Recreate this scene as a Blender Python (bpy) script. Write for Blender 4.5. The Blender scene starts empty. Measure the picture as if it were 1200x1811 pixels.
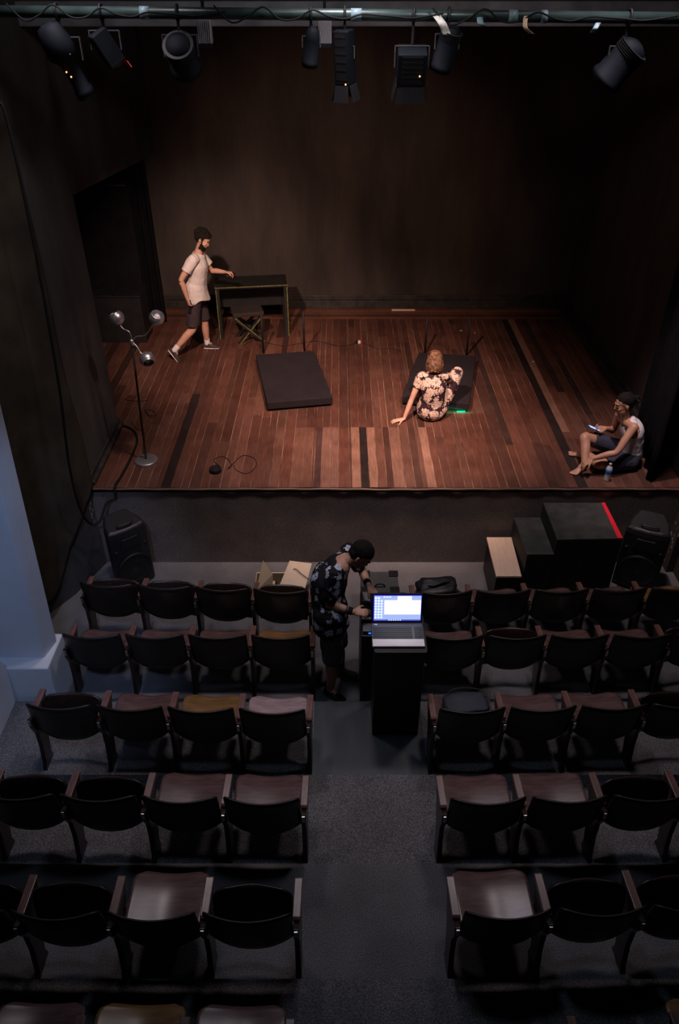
import bpy, math, random
from mathutils import Vector, Matrix, noise
R = math.radians
scene = bpy.context.scene
COL = scene.collection

# ---------------------------------------------------------------- camera
CAM_H, PITCH, FPX = 5.41, R(36.05), 1318.0
cam_d = bpy.data.cameras.new('camera')
cam_d.sensor_fit = 'VERTICAL'
cam_d.sensor_height = 36.0
cam_d.lens = FPX / 1811 * 36.0
cam_d.clip_start = 0.05
cam = bpy.data.objects.new('camera', cam_d)
COL.objects.link(cam)
cam.location = (0, 0, CAM_H)
cam.rotation_euler = (math.pi / 2 - PITCH, 0, 0)
scene.camera = cam
scene.view_settings.view_transform = 'Standard'
scene.view_settings.look = 'None'
scene.view_settings.exposure = 0.0
scene.view_settings.gamma = 1.0
scene.view_settings.use_curve_mapping = False
scene.cycles.use_denoising = True
scene.cycles.max_bounces = 6

# ---------------------------------------------------------------- world and lights
world = bpy.data.worlds.new('dark_room')
scene.world = world
world.use_nodes = True
world.node_tree.nodes['Background'].inputs[0].default_value = (0.5, 0.6, 1.0, 1)
world.node_tree.nodes['Background'].inputs[1].default_value = 0.0

def spot(name, loc, target, watts, col, angle, blend=0.7, radius=0.06):
    d = bpy.data.lights.new(name, 'SPOT')
    d.energy = watts; d.color = col; d.spot_size = R(angle); d.spot_blend = blend
    d.shadow_soft_size = radius
    o = bpy.data.objects.new(name, d); COL.objects.link(o)
    o.location = loc
    o.rotation_euler = (Vector(target) - Vector(loc)).to_track_quat('-Z', 'Y').to_euler()
    return o

def area(name, loc, target, watts, col, sx, sy):
    d = bpy.data.lights.new(name, 'AREA')
    d.energy = watts; d.color = col; d.shape = 'RECTANGLE'; d.size = sx; d.size_y = sy
    o = bpy.data.objects.new(name, d); COL.objects.link(o)
    o.location = loc
    o.rotation_euler = (Vector(target) - Vector(loc)).to_track_quat('-Z', 'Y').to_euler()
    return o

WARM = (1.0, 0.66, 0.54)
spot('stage_spotlight_centre', (0.05, 6.25, 4.55), (0.30, 8.1, 1.0), 880, WARM, 76, 1.0)
spot('stage_spotlight_right', (1.7, 6.25, 4.6), (0.9, 8.0, 1.0), 520, WARM, 58, 1.0)
spot('stage_spotlight_left', (-1.5, 6.25, 4.6), (-1.65, 9.6, 1.9), 760, (1.0, 0.66, 0.54), 54, 1.0)
spot('stage_spotlight_corner', (-0.9, 6.25, 4.6), (-1.7, 7.4, 1.0), 130, (1.0, 0.68, 0.58), 60, 1.0)
spot('stage_spotlight_side', (2.3, 6.3, 4.8), (3.05, 6.95, 1.45), 330, (1.0, 0.74, 0.72), 44, 1.0)
spot('stage_spotlight_back', (-0.4, 6.6, 4.6), (-0.1, 11.5, 2.3), 210, (1.0, 0.62, 0.46), 66, 1.0)
for hx in (-1.7, 0.1, 1.9):
    spot('house_light', (hx, 5.45, 6.15), (hx * 1.1, 5.5, 0), 185, (1.0, 0.86, 0.90), 90, 1.0, 0.25)
spot('aisle_light', (0.2, 3.9, 6.15), (0.2, 1.9, 0.4), 80, (0.60, 0.74, 1.0), 80, 1.0, 0.25)
spot('beam_fill', (0.2, 2.2, 6.0), (0.4, 7.3, 5.0), 9, (0.86, 0.88, 1.0), 74, 1.0, 0.2)  # added fill spot, brightens the grey beam and the bar
spot('wall_fill', (1.6, 4.4, 6.1), (-2.6, 7.8, 3.6), 70, (1.0, 0.94, 0.94), 66, 1.0, 0.2)  # added fill spot aimed at the left wall, no fitting
spot('wall_fill', (-0.6, 5.0, 6.15), (3.6, 9.0, 2.4), 55, (1.0, 0.84, 0.80), 60, 1.0, 0.2)  # added fill spot, lifts the dark right wall
spot('buttress_fill', (-1.2, 1.2, 5.2), (-2.75, 4.5, 1.2), 270, (0.42, 0.58, 1.0), 34, 0.6, 0.25)  # added unseen cool spot that tints the white buttress, no doorway there

# ---------------------------------------------------------------- points of the room
_c, _s = math.cos(PITCH), math.sin(PITCH)
def _ray(px, py):
    v = (905.5 - py) / FPX
    return (px - 600) / FPX, _c + v * _s, -_s + v * _c
def G(px, py, z):                    # a point on the level z
    d = _ray(px, py); t = (z - CAM_H) / d[2]
    return Vector((d[0] * t, d[1] * t, z))
def V(px, py, y):                    # a point at the depth y
    d = _ray(px, py); t = y / d[1]
    return Vector((d[0] * t, y, CAM_H + d[2] * t))

# ---------------------------------------------------------------- materials
def new_mat(name):
    m = bpy.data.materials.new(name); m.use_nodes = True
    return m, m.node_tree.nodes, m.node_tree.links, m.node_tree.nodes['Principled BSDF']

def mat(name, col, rough=0.6, metal=0.0, var=0.25, scale=6.0, bump=0.0, bscale=60.0, stretch=(1, 1, 1), spec=0.5, emit=None, trans=0.0, coat=0.0, detail=4.0):
    m, N, L, P = new_mat(name)
    tc = N.new('ShaderNodeTexCoord')
    mp = N.new('ShaderNodeMapping'); mp.inputs['Scale'].default_value = stretch
    L.new(tc.outputs['Object'], mp.inputs[0])
    nz = N.new('ShaderNodeTexNoise'); nz.inputs['Scale'].default_value = scale; nz.inputs['Detail'].default_value = detail
    L.new(mp.outputs[0], nz.inputs['Vector'])
    rp = N.new('ShaderNodeValToRGB')
    a = [max(0, c * (1 - var)) for c in col]; b = [min(1, c * (1 + var)) for c in col]
    rp.color_ramp.elements[0].position = 0.3; rp.color_ramp.elements[0].color = (*a, 1)
    rp.color_ramp.elements[1].position = 0.7; rp.color_ramp.elements[1].color = (*b, 1)
    L.new(nz.outputs['Fac'], rp.inputs[0]); L.new(rp.outputs[0], P.inputs['Base Color'])
    P.inputs['Roughness'].default_value = rough; P.inputs['Metallic'].default_value = metal
    P.inputs['Specular IOR Level'].default_value = spec
    P.inputs['Transmission Weight'].default_value = trans
    P.inputs['Coat Weight'].default_value = coat
    if bump:
        n2 = N.new('ShaderNodeTexNoise'); n2.inputs['Scale'].default_value = bscale; n2.inputs['Detail'].default_value = 3
        L.new(mp.outputs[0], n2.inputs['Vector'])
        bp = N.new('ShaderNodeBump'); bp.inputs['Strength'].default_value = bump; bp.inputs['Distance'].default_value = 0.01
        L.new(n2.outputs['Fac'], bp.inputs['Height']); L.new(bp.outputs[0], P.inputs['Normal'])
    if emit:
        P.inputs['Emission Color'].default_value = (*emit[0], 1); P.inputs['Emission Strength'].default_value = emit[1]
    return m

def carpet(name, col, speck, scale=260.0):
    m, N, L, P = new_mat(name)
    tc = N.new('ShaderNodeTexCoord')
    a = N.new('ShaderNodeTexNoise'); a.inputs['Scale'].default_value = scale; a.inputs['Detail'].default_value = 2
    b = N.new('ShaderNodeTexNoise'); b.inputs['Scale'].default_value = 3.0; b.inputs['Detail'].default_value = 5
    for n in (a, b): L.new(tc.outputs['Object'], n.inputs['Vector'])
    r = N.new('ShaderNodeValToRGB')
    r.color_ramp.elements[0].position = 0.38; r.color_ramp.elements[0].color = (*[c * 0.45 for c in col], 1)
    r.color_ramp.elements[1].position = 0.66; r.color_ramp.elements[1].color = (*speck, 1)
    e = r.color_ramp.elements.new(0.5); e.color = (*col, 1)
    L.new(a.outputs['Fac'], r.inputs[0])
    mx = N.new('ShaderNodeMix'); mx.data_type = 'RGBA'; mx.blend_type = 'MULTIPLY'; mx.inputs[0].default_value = 0.7
    r2 = N.new('ShaderNodeValToRGB')
    r2.color_ramp.elements[0].position = 0.3; r2.color_ramp.elements[0].color = (0.6, 0.6, 0.6, 1)
    r2.color_ramp.elements[1].position = 0.7
    L.new(b.outputs['Fac'], r2.inputs[0])
    L.new(r.outputs[0], mx.inputs[6]); L.new(r2.outputs[0], mx.inputs[7]); L.new(mx.outputs[2], P.inputs['Base Color'])
    P.inputs['Roughness'].default_value = 0.95; P.inputs['Specular IOR Level'].default_value = 0.2
    bp = N.new('ShaderNodeBump'); bp.inputs['Strength'].default_value = 0.5; bp.inputs['Distance'].default_value = 0.004
    L.new(a.outputs['Fac'], bp.inputs['Height']); L.new(bp.outputs[0], P.inputs['Normal'])
    return m

def plaster(name, col, pale, streak=(1, 1, 0.25), scratch=True):
    """dark painted plaster with rubbed streaks and paler scuffs"""
    m, N, L, P = new_mat(name)
    tc = N.new('ShaderNodeTexCoord')
    mp = N.new('ShaderNodeMapping'); mp.inputs['Scale'].default_value = streak
    L.new(tc.outputs['Object'], mp.inputs[0])
    a = N.new('ShaderNodeTexNoise'); a.inputs['Scale'].default_value = 2.2; a.inputs['Detail'].default_value = 7; a.inputs['Roughness'].default_value = 0.65
    L.new(mp.outputs[0], a.inputs['Vector'])
    r = N.new('ShaderNodeValToRGB')
    r.color_ramp.elements[0].position = 0.32; r.color_ramp.elements[0].color = (*[c * 0.6 for c in col], 1)
    r.color_ramp.elements[1].position = 0.68; r.color_ramp.elements[1].color = (*[c * 1.35 for c in col], 1)
    L.new(a.outputs['Fac'], r.inputs[0])
    b = N.new('ShaderNodeTexNoise'); b.inputs['Scale'].default_value = 14; b.inputs['Detail'].default_value = 8; b.inputs['Roughness'].default_value = 0.75
    L.new(tc.outputs['Object'], b.inputs['Vector'])
    r2 = N.new('ShaderNodeValToRGB')
    r2.color_ramp.elements[0].position = 0.70; r2.color_ramp.elements[0].color = (0, 0, 0, 1)
    r2.color_ramp.elements[1].position = 0.78; r2.color_ramp.elements[1].color = (1, 1, 1, 1)
    L.new(b.outputs['Fac'], r2.inputs[0])
    mx = N.new('ShaderNodeMix'); mx.data_type = 'RGBA'
    L.new(r2.outputs[0], mx.inputs[0]); L.new(r.outputs[0], mx.inputs[6]); mx.inputs[7].default_value = (*pale, 1)
    L.new(mx.outputs[2], P.inputs['Base Color'])
    P.inputs['Roughness'].default_value = 0.75; P.inputs['Specular IOR Level'].default_value = 0.3
    bp = N.new('ShaderNodeBump'); bp.inputs['Strength'].default_value = 0.35; bp.inputs['Distance'].default_value = 0.02
    L.new(b.outputs['Fac'], bp.inputs['Height']); L.new(bp.outputs[0], P.inputs['Normal'])
    return m

def wood(name, a, b, rough=0.35, axis='x', coat=0.3):
    m, N, L, P = new_mat(name)
    tc = N.new('ShaderNodeTexCoord')
    mp = N.new('ShaderNodeMapping'); mp.inputs['Scale'].default_value = (2, 14, 14) if axis == 'x' else (14, 2, 14)
    L.new(tc.outputs['Object'], mp.inputs[0])
    n = N.new('ShaderNodeTexNoise'); n.inputs['Scale'].default_value = 3.0; n.inputs['Detail'].default_value = 6; n.inputs['Distortion'].default_value = 0.6
    L.new(mp.outputs[0], n.inputs['Vector'])
    r = N.new('ShaderNodeValToRGB')
    r.color_ramp.elements[0].position = 0.35; r.color_ramp.elements[0].color = (*a, 1)
    r.color_ramp.elements[1].position = 0.68; r.color_ramp.elements[1].color = (*b, 1)
    L.new(n.outputs['Fac'], r.inputs[0]); L.new(r.outputs[0], P.inputs['Base Color'])
    r3 = N.new('ShaderNodeMapRange'); r3.inputs[3].default_value = rough * 0.8; r3.inputs[4].default_value = rough * 1.3
    n3 = N.new('ShaderNodeTexNoise'); n3.inputs['Scale'].default_value = 5
    L.new(tc.outputs['Object'], n3.inputs['Vector']); L.new(n3.outputs['Fac'], r3.inputs[0]); L.new(r3.outputs[0], P.inputs['Roughness'])
    P.inputs['Coat Weight'].default_value = coat; P.inputs['Coat Roughness'].default_value = 0.3
    return m

MAT = {}
MAT['wall_dark'] = plaster('black_painted_plaster', (0.060, 0.047, 0.041), (0.11, 0.10, 0.10))
MAT['wall_side'] = plaster('side_wall_plaster', (0.060, 0.058, 0.060), (0.13, 0.12, 0.12))
MAT['wall_right'] = plaster('right_wall_plaster', (0.062, 0.046, 0.044), (0.20, 0.19, 0.20))
MAT['carpet'] = carpet('grey_speckled_carpet', (0.13, 0.127, 0.135), (0.32, 0.305, 0.315), 210.0)
MAT['riser'] = carpet('stage_front_carpet', (0.20, 0.165, 0.15), (0.42, 0.36, 0.32))
MAT['black'] = mat('black_paint', (0.012, 0.012, 0.013), 0.5, var=0.3)
MAT['black_matt'] = mat('black_cloth_matt', (0.008, 0.008, 0.009), 0.95, var=0.3, bump=0.2, bscale=120, spec=0.15)
MAT['black_metal'] = mat('black_metal', (0.010, 0.010, 0.012), 0.6, 0.0, var=0.2, scale=12, spec=0.25)
MAT['white_plaster'] = mat('white_plaster', (0.62, 0.63, 0.66), 0.8, var=0.05, scale=3, bump=0.15, bscale=40)
MAT['cloth_brown'] = mat('brown_black_cloth', (0.045, 0.038, 0.028), 0.95, var=0.35, scale=3, bump=0.2, bscale=90, spec=0.1)
MAT['chrome'] = mat('chrome', (0.62, 0.62, 0.68), 0.33, 0.85, var=0.02)
MAT['steel'] = mat('steel', (0.5, 0.5, 0.5), 0.35, 1.0, var=0.05)
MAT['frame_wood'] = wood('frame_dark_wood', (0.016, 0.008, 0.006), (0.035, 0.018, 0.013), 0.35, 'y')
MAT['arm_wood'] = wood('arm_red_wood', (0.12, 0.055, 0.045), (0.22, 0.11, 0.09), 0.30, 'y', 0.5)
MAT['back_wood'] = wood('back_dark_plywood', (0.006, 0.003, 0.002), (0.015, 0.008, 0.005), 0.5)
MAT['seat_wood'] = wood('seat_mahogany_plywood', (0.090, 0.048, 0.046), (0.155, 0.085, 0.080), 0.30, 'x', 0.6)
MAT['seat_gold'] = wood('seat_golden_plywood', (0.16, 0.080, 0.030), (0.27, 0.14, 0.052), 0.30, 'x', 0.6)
MAT['seat_pale'] = wood('seat_painted_sheen_plywood', (0.30, 0.21, 0.22), (0.46, 0.34, 0.36), 0.22, 'x', 0.8)  # sheen of a shining seat put into the paler colour
MAT['pale_wood'] = wood('raw_pine', (0.72, 0.50, 0.36), (0.80, 0.58, 0.43), 0.6, 'y', 0.0)
MAT['cardboard'] = mat('cardboard', (0.55, 0.42, 0.27), 0.85, var=0.08, scale=4)
MAT['card_pale'] = mat('cardboard_pale', (0.72, 0.57, 0.42), 0.85, var=0.06, scale=4)
MAT['rubber'] = mat('black_rubber', (0.008, 0.008, 0.009), 0.75, var=0.2, scale=20, spec=0.2)

# ---------------------------------------------------------------- mesh building
class MB:
    def __init__(self): self.v = []; self.f = []; self.c = []
    def add(self, vs, fs):
        o = len(self.v); self.v += [Vector(p) for p in vs]; self.f += [tuple(i + o for i in f) for f in fs]
        return self
    def hexa(self, p):                # eight corners: bottom ring then top ring
        return self.add(p, [(3, 2, 1, 0), (4, 5, 6, 7), (0, 1, 5, 4), (1, 2, 6, 5), (2, 3, 7, 6), (3, 0, 4, 7)])
    def box(self, x0, x1, y0, y1, z0, z1):
        return self.hexa([(x0, y0, z0), (x1, y0, z0), (x1, y1, z0), (x0, y1, z0), (x0, y0, z1), (x1, y0, z1), (x1, y1, z1), (x0, y1, z1)])
    def obox(self, c, half, rz=0.0, rx=0.0, ry=0.0):
        M = Matrix.Rotation(rz, 3, 'Z') @ Matrix.Rotation(ry, 3, 'Y') @ Matrix.Rotation(rx, 3, 'X')
        hx, hy, hz = half; c = Vector(c)
        P = [(-hx, -hy, -hz), (hx, -hy, -hz), (hx, hy, -hz), (-hx, hy, -hz), (-hx, -hy, hz), (hx, -hy, hz), (hx, hy, hz), (-hx, hy, hz)]
        return self.hexa([c + M @ Vector(p) for p in P])
    def prism(self, poly, x0, x1, axis='x'):
        n = len(poly)
        def q(a, b, t): return (t, a, b) if axis == 'x' else ((a, t, b) if axis == 'y' else (a, b, t))
        vs = [q(a, b, x0) for a, b in poly] + [q(a, b, x1) for a, b in poly]
        fs = [tuple(range(n)), tuple(range(2 * n - 1, n - 1, -1))] + [(i, (i + 1) % n + 0, (i + 1) % n + n, i + n)[::-1] for i in range(n)]
        return self.add(vs, fs)
    def tube(self, pts, r, n=10, smooth=True, cap=True, closed=False):
        pts = [Vector(p) for p in pts]
        if smooth and len(pts) > 2: pts = catmull(pts, 6, closed)
        m = len(pts); rs = r if isinstance(r, (list, tuple)) else [r] * m
        if len(rs) != m: rs = [rs[0] + (rs[-1] - rs[0]) * i / (m - 1) for i in range(m)]
        T = [(pts[min(i + 1, m - 1)] - pts[max(i - 1, 0)]) for i in range(m)]
        up = Vector((0, 0, 1)) if abs(T[0].normalized().z) < 0.9 else Vector((1, 0, 0))
        vs = []; fs = []
        for i, p in enumerate(pts):
            t = T[i].normalized() if T[i].length > 1e-9 else Vector((0, 0, 1))
            a = (up - t * up.dot(t))
            if a.length < 1e-6: a = t.orthogonal()
            a.normalize(); up = a; b = t.cross(a)
            for k in range(n):
                w = 2 * math.pi * k / n
                vs.append(p + (a * math.cos(w) + b * math.sin(w)) * rs[i])
        for i in range(m - 1):
            for k in range(n):
                fs.append((i * n + k, i * n + (k + 1) % n, (i + 1) * n + (k + 1) % n, (i + 1) * n + k))
        if cap: fs += [tuple(range(n))[::-1], tuple(range((m - 1) * n, m * n))]
        return self.add(vs, fs)
    def lathe(self, prof, c=(0, 0, 0), n=28, M=None):
        """prof: (radius, height) pairs; closed at both ends"""
        c = Vector(c); vs = []; fs = []; m = len(prof)
        for r, h in prof:
            for k in range(n):
                w = 2 * math.pi * k / n; p = Vector((r * math.cos(w), r * math.sin(w), h))
                vs.append(c + (M @ p if M else p))
        for i in range(m - 1):
            for k in range(n):
                fs.append((i * n + k, i * n + (k + 1) % n, (i + 1) * n + (k + 1) % n, (i + 1) * n + k))
        fs += [tuple(range(n))[::-1], tuple(range((m - 1) * n, m * n))]
        return self.add(vs, fs)
    def shell(self, fn, nu, nv, th):
        """closed sheet: fn(u,v) -> point, offset by th along its normal"""
        g = [[Vector(fn(i / nu, j / nv)) for i in range(nu + 1)] for j in range(nv + 1)]
        def nrm(i, j):
            a = g[j][min(i + 1, nu)] - g[j][max(i - 1, 0)]; b = g[min(j + 1, nv)][i] - g[max(j - 1, 0)][i]
            q = a.cross(b)
            return q.normalized() if q.length > 1e-9 else Vector((0, 0, 1))
        A = []; B = []
        for j in range(nv + 1):
            for i in range(nu + 1):
                q = nrm(i, j) * th * 0.5
                A.append(g[j][i] + q); B.append(g[j][i] - q)
        k = len(A); w = nu + 1; fs = []
        for j in range(nv):
            for i in range(nu):
                a = j * w + i
                fs.append((a, a + 1, a + w + 1, a + w)); fs.append((a + k, a + w + k, a + w + 1 + k, a + 1 + k))
        for i in range(nu):
            a = i; fs.append((a + 1, a, a + k, a + 1 + k)); a = nv * w + i; fs.append((a, a + 1, a + 1 + k, a + k))
        for j in range(nv):
            a = j * w; fs.append((a, a + w, a + w + k, a + k)); a = j * w + nu; fs.append((a + w, a, a + k, a + w + k))
        return self.add(A + B, fs)
    def ball(self, c, r, n=16, M=None):
        rr = Vector(r) if not isinstance(r, (int, float)) else Vector((r, r, r)); c = Vector(c)
        vs = [Vector((0, 0, 1))]; m = n // 2
        for i in range(1, m):
            a = math.pi * i / m
            for k in range(n):
                b = 2 * math.pi * k / n; vs.append(Vector((math.sin(a) * math.cos(b), math.sin(a) * math.sin(b), math.cos(a))))
        vs.append(Vector((0, 0, -1))); fs = []
        for k in range(n): fs.append((0, 1 + k, 1 + (k + 1) % n))
        for i in range(m - 2):
            for k in range(n):
                a = 1 + i * n; fs.append((a + k, a + n + k, a + n + (k + 1) % n, a + (k + 1) % n))
        a = 1 + (m - 2) * n
        for k in range(n): fs.append((a + k, len(vs) - 1, a + (k + 1) % n))
        out = []
        for p in vs:
            p = Vector((p.x * rr.x, p.y * rr.y, p.z * rr.z)); out.append(c + (M @ p if M else p))
        return self.add(out, fs)
    def build(self, name, m, parent=None, smooth=False, bevel=0.0, seg=2, loc=None, at_base=True):
        if parent is not None: off = root_loc(parent)
        elif loc is not None: off = Vector(loc)
        elif at_base and self.v:
            xs = [p.x for p in self.v]; ys = [p.y for p in self.v]; zs = [p.z for p in self.v]
            off = Vector(((min(xs) + max(xs)) / 2, (min(ys) + max(ys)) / 2, min(zs)))
        else: off = Vector((0, 0, 0))
        me = bpy.data.meshes.new(name)
        me.from_pydata([tuple(p - off) for p in self.v], [], self.f)
        me.materials.append(m if not isinstance(m, str) else MAT[m])
        me.polygons.foreach_set('use_smooth', [bool(smooth)] * len(me.polygons))
        me.update()
        o = bpy.data.objects.new(name, me); COL.objects.link(o)
        if parent is None: o.location = off
        else: o.parent = parent
        if bevel:
            b = o.modifiers.new('bevel', 'BEVEL'); b.width = bevel; b.segments = seg; b.limit_method = 'ANGLE'; b.angle_limit = R(40)
        if smooth and bevel == 0: pass
        return o

def root_loc(o):
    while o.parent is not None: o = o.parent
    return o.location.copy()

def catmull(P, k=6, closed=False):
    P = [Vector(p) for p in P]; n = len(P); out = []
    rng = n if closed else n - 1
    for i in range(rng):
        if closed: p0, p1, p2, p3 = P[(i - 1) % n], P[i], P[(i + 1) % n], P[(i + 2) % n]
        else: p0, p1, p2, p3 = P[max(i - 1, 0)], P[i], P[i + 1], P[min(i + 2, n - 1)]
        for j in range(k):
            t = j / k
            out.append(0.5 * ((2 * p1) + (p2 - p0) * t + (2 * p0 - 5 * p1 + 4 * p2 - p3) * t * t + (3 * p1 - p0 - 3 * p2 + p3) * t ** 3))
    if not closed: out.append(P[-1])
    else: out.append(out[0].copy())
    return out

def tag(o, label=None, cat=None, group=None, kind=None):
    if label: o['label'] = label
    if cat: o['category'] = cat
    if group: o['group'] = group
    if kind: o['kind'] = kind
    return o

def thing(name, label, cat, loc, rz=0.0, group=None):
    o = bpy.data.objects.new(name, None); COL.objects.link(o)
    o.location = loc; o.rotation_euler = (0, 0, rz); o.empty_display_size = 0.1
    return tag(o, label, cat, group)

KIDS = {}
def copy_tree(o, parent=None):
    c = o.copy(); COL.objects.link(c)
    if parent is not None: c.parent = parent
    for ch in list(o.children): copy_tree(ch, c)
    return c
def struct(mb, name, m, label=None, **k):
    o = mb.build(name, m, **k); o['kind'] = 'structure'
    if label: o['label'] = label
    return o
# ================================================================ THE SETTING
SZ = 1.02                               # stage level
SF, SB = 6.47, 11.64                    # stage front and the back wall
TREADS = [(6.50, 0.0), (4.40, 0.108), (3.575, 0.216), (2.785, 0.324), (2.0, 0.432), (1.2, 0.54), (0.4, 0.648), (-0.4, 0.756), (-1.8, 0.756)]
mb = MB()
for (ya, z), (yb, _) in zip(TREADS, TREADS[1:]):
    zb = -0.1
    mb.box(-3.7, 3.75, yb, ya, zb, z)
struct(mb, 'floor', 'carpet', at_base=False)

MAT['vinyl'] = mat('dark_blue_vinyl', (0.030, 0.038, 0.046), 0.42, var=0.35, scale=3, stretch=(3, 0.6, 1))
struct(MB().box(-0.225, 0.72, 3.585, 4.395, 0.108, 0.1115), 'floor', 'vinyl', at_base=False)

# stage planks: one mesh, each board its own shade of wood
m, N, L, P = new_mat('stage_boards')
at = N.new('ShaderNodeAttribute'); at.attribute_name = 'board'
tc = N.new('ShaderNodeTexCoord'); mp = N.new('ShaderNodeMapping'); mp.inputs['Scale'].default_value = (30, 2.2, 1)
L.new(tc.outputs['Object'], mp.inputs[0])
nz = N.new('ShaderNodeTexNoise'); nz.inputs['Scale'].default_value = 2.0; nz.inputs['Detail'].default_value = 8; nz.inputs['Roughness'].default_value = 0.7
L.new(mp.outputs[0], nz.inputs['Vector'])
nb = N.new('ShaderNodeTexNoise'); nb.inputs['Scale'].default_value = 2.4; nb.inputs['Detail'].default_value = 6; nb.inputs['Roughness'].default_value = 0.6
L.new(tc.outputs['Object'], nb.inputs['Vector'])
def ramp(src, lo, hi, a=0.3, b=0.7):
    r = N.new('ShaderNodeValToRGB'); r.color_ramp.elements[0].position = a; r.color_ramp.elements[0].color = (lo, lo, lo, 1)
    r.color_ramp.elements[1].position = b; r.color_ramp.elements[1].color = (hi, hi, hi, 1); L.new(src, r.inputs[0]); return r.outputs[0]
def mul(a, b):
    x = N.new('ShaderNodeMix'); x.data_type = 'RGBA'; x.blend_type = 'MULTIPLY'; x.inputs[0].default_value = 1
    L.new(a, x.inputs[6]); L.new(b, x.inputs[7]); return x.outputs[2]
L.new(mul(mul(at.outputs['Color'], ramp(nz.outputs['Fac'], 0.62, 1.2)), ramp(nb.outputs['Fac'], 0.72, 1.15)), P.inputs['Base Color'])
P.inputs['Roughness'].default_value = 0.50; P.inputs['Specular IOR Level'].default_value = 0.35
L.new(ramp(nb.outputs['Fac'], 0.42, 0.66), P.inputs['Roughness'])
MAT['boards'] = m
rnd = random.Random(11)
BOARD = [(0.115, 0.052, 0.038), (0.098, 0.044, 0.033), (0.132, 0.060, 0.044), (0.108, 0.053, 0.040), (0.076, 0.036, 0.028), (0.124, 0.064, 0.048), (0.092, 0.040, 0.029), (0.060, 0.030, 0.024)]
DARK, PALE = (0.022, 0.013, 0.012), (0.24, 0.122, 0.085)
XL, XR = -4.6, 3.62
mb = MB(); cols = []
def board(x0, x1, y0, y1, col):
    g = rnd.choice((0.0008, 0.0016, 0.0034))
    mb.add([(x0 + g, y0 + 0.001, SZ), (x1 - g, y0 + 0.001, SZ), (x1 - g, y1 - 0.001, SZ), (x0 + g, y1 - 0.001, SZ)], [(0, 1, 2, 3)])
    cols.append(col)
def over(x, y):                       # boards that stand out in the room
    for a, b, y0, y1, c in SPECIAL:
        if a <= x <= b and y0 <= y <= y1: return c
    return None
SPECIAL = [(-1.88, -1.77, 6.4, 8.4, DARK), (-0.275, -0.20, 6.4, 7.8, (0.06, 0.028, 0.024)), (-0.20, -0.105, 6.4, 7.8, (0.17, 0.082, 0.06)), (-0.105, -0.01, 6.4, 7.8, (0.16, 0.078, 0.058)),
           (0.137, 0.228, 6.4, 7.8, PALE), (0.230, 0.315, 6.4, 7.80, DARK), (0.317, 0.41, 6.4, 7.80, PALE), (0.577, 0.696, 6.4, 7.80, (0.18, 0.088, 0.062)), (0.93, 1.02, 6.4, 7.7, PALE),
           (2.50, 2.60, 6.4, 10.6, DARK), (2.61, 2.70, 7.1, 10.4, PALE), (2.80, 2.90, 8.9, 11.0, (0.045, 0.024, 0.018)), (1.90, 1.99, 7.4, 9.6, (0.05, 0.026, 0.02)), (3.0, 3.10, 7.5, 9.8, (0.05, 0.026, 0.02))]
x = XL
YB = 11.12
while x < XR - 0.02:
    w = rnd.choice((0.085, 0.095, 0.105, 0.12)); x1 = min(x + w, XR)
    for a_, b_, *_r in SPECIAL:
        if x + 0.02 < a_ < x1 + 0.02: x1 = a_
        if abs(x - a_) < 0.003: x1 = b_
    if x1 > XR - 0.05: x1 = XR
    y = SF
    cuts = [7.74] if -0.9 < x < 1.1 else [SF + rnd.uniform(0.8, 2.2)]
    while cuts[-1] < YB: cuts.append(cuts[-1] + rnd.uniform(1.2, 3.0))
    cuts[-1] = YB
    for yc in cuts:
        c = rnd.choice(BOARD); k = rnd.uniform(0.75, 1.15); c = tuple(q * k for q in c)
        c = (c[0] * 1.05, c[1] * 0.90, c[2] * 0.82)
        s = over((x + x1) / 2, (y + min(yc, 7.7)) / 2 if y < 7.7 else (y + yc) / 2)
        board(x, x1, y, yc, s or c); y = yc
    x = x1
y = YB
for w, c in ((0.10, (0.17, 0.07, 0.042)), (0.09, (0.085, 0.036, 0.026)), (0.10, (0.15, 0.062, 0.04)), (0.11, (0.20, 0.08, 0.045)), (0.12, (0.13, 0.055, 0.035))):
    xx = XL
    while xx < XR:
        x1 = min(XR, xx + rnd.uniform(1.6, 3.2)); k = rnd.uniform(0.85, 1.15)
        mb.add([(xx + .001, y + 0.002, SZ), (x1 - .001, y + 0.002, SZ), (x1 - .001, y + w - 0.002, SZ), (xx + .001, y + w - 0.002, SZ)], [(0, 1, 2, 3)]); cols.append(tuple(q * k for q in c)); xx = x1
    y += w
o = struct(mb, 'floor', 'boards', at_base=False)
ca = o.data.color_attributes.new('board', 'FLOAT_COLOR', 'CORNER')
for p, c in zip(o.data.polygons, cols):
    for li in p.loop_indices: ca.data[li].color = (*c, 1)
MAT['subfloor'] = mat('dusty_gap', (0.19, 0.115, 0.085), 0.9, var=0.95, scale=2.5)
struct(MB().box(XL, XR, SF, SB, SZ - 0.06, SZ - 0.003), 'floor', 'subfloor', at_base=False)
struct(MB().box(-2.62, 3.7, SF, SF + 0.03, -0.05, SZ - 0.035), 'wall_stage_front', 'riser', at_base=False)
MAT['edge'] = mat('stage_edge_wood', (0.10, 0.05, 0.035), 0.5, var=0.3)
# wavy carpet lip and nosing at the stage edge
mb = MB()
pts = []
for i in range(60):
    xx = -2.62 + i * (6.3 / 59)
    pts.append((xx, SF - 0.012 + 0.004 * math.sin(i * 1.7), SZ - 0.016 - 0.012 * max(0, noise.noise(Vector((xx * 0.9, 0, 0))))))
mb.tube(pts, 0.012, 8)
struct(mb, 'trim_1', 'edge', at_base=False)

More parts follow.
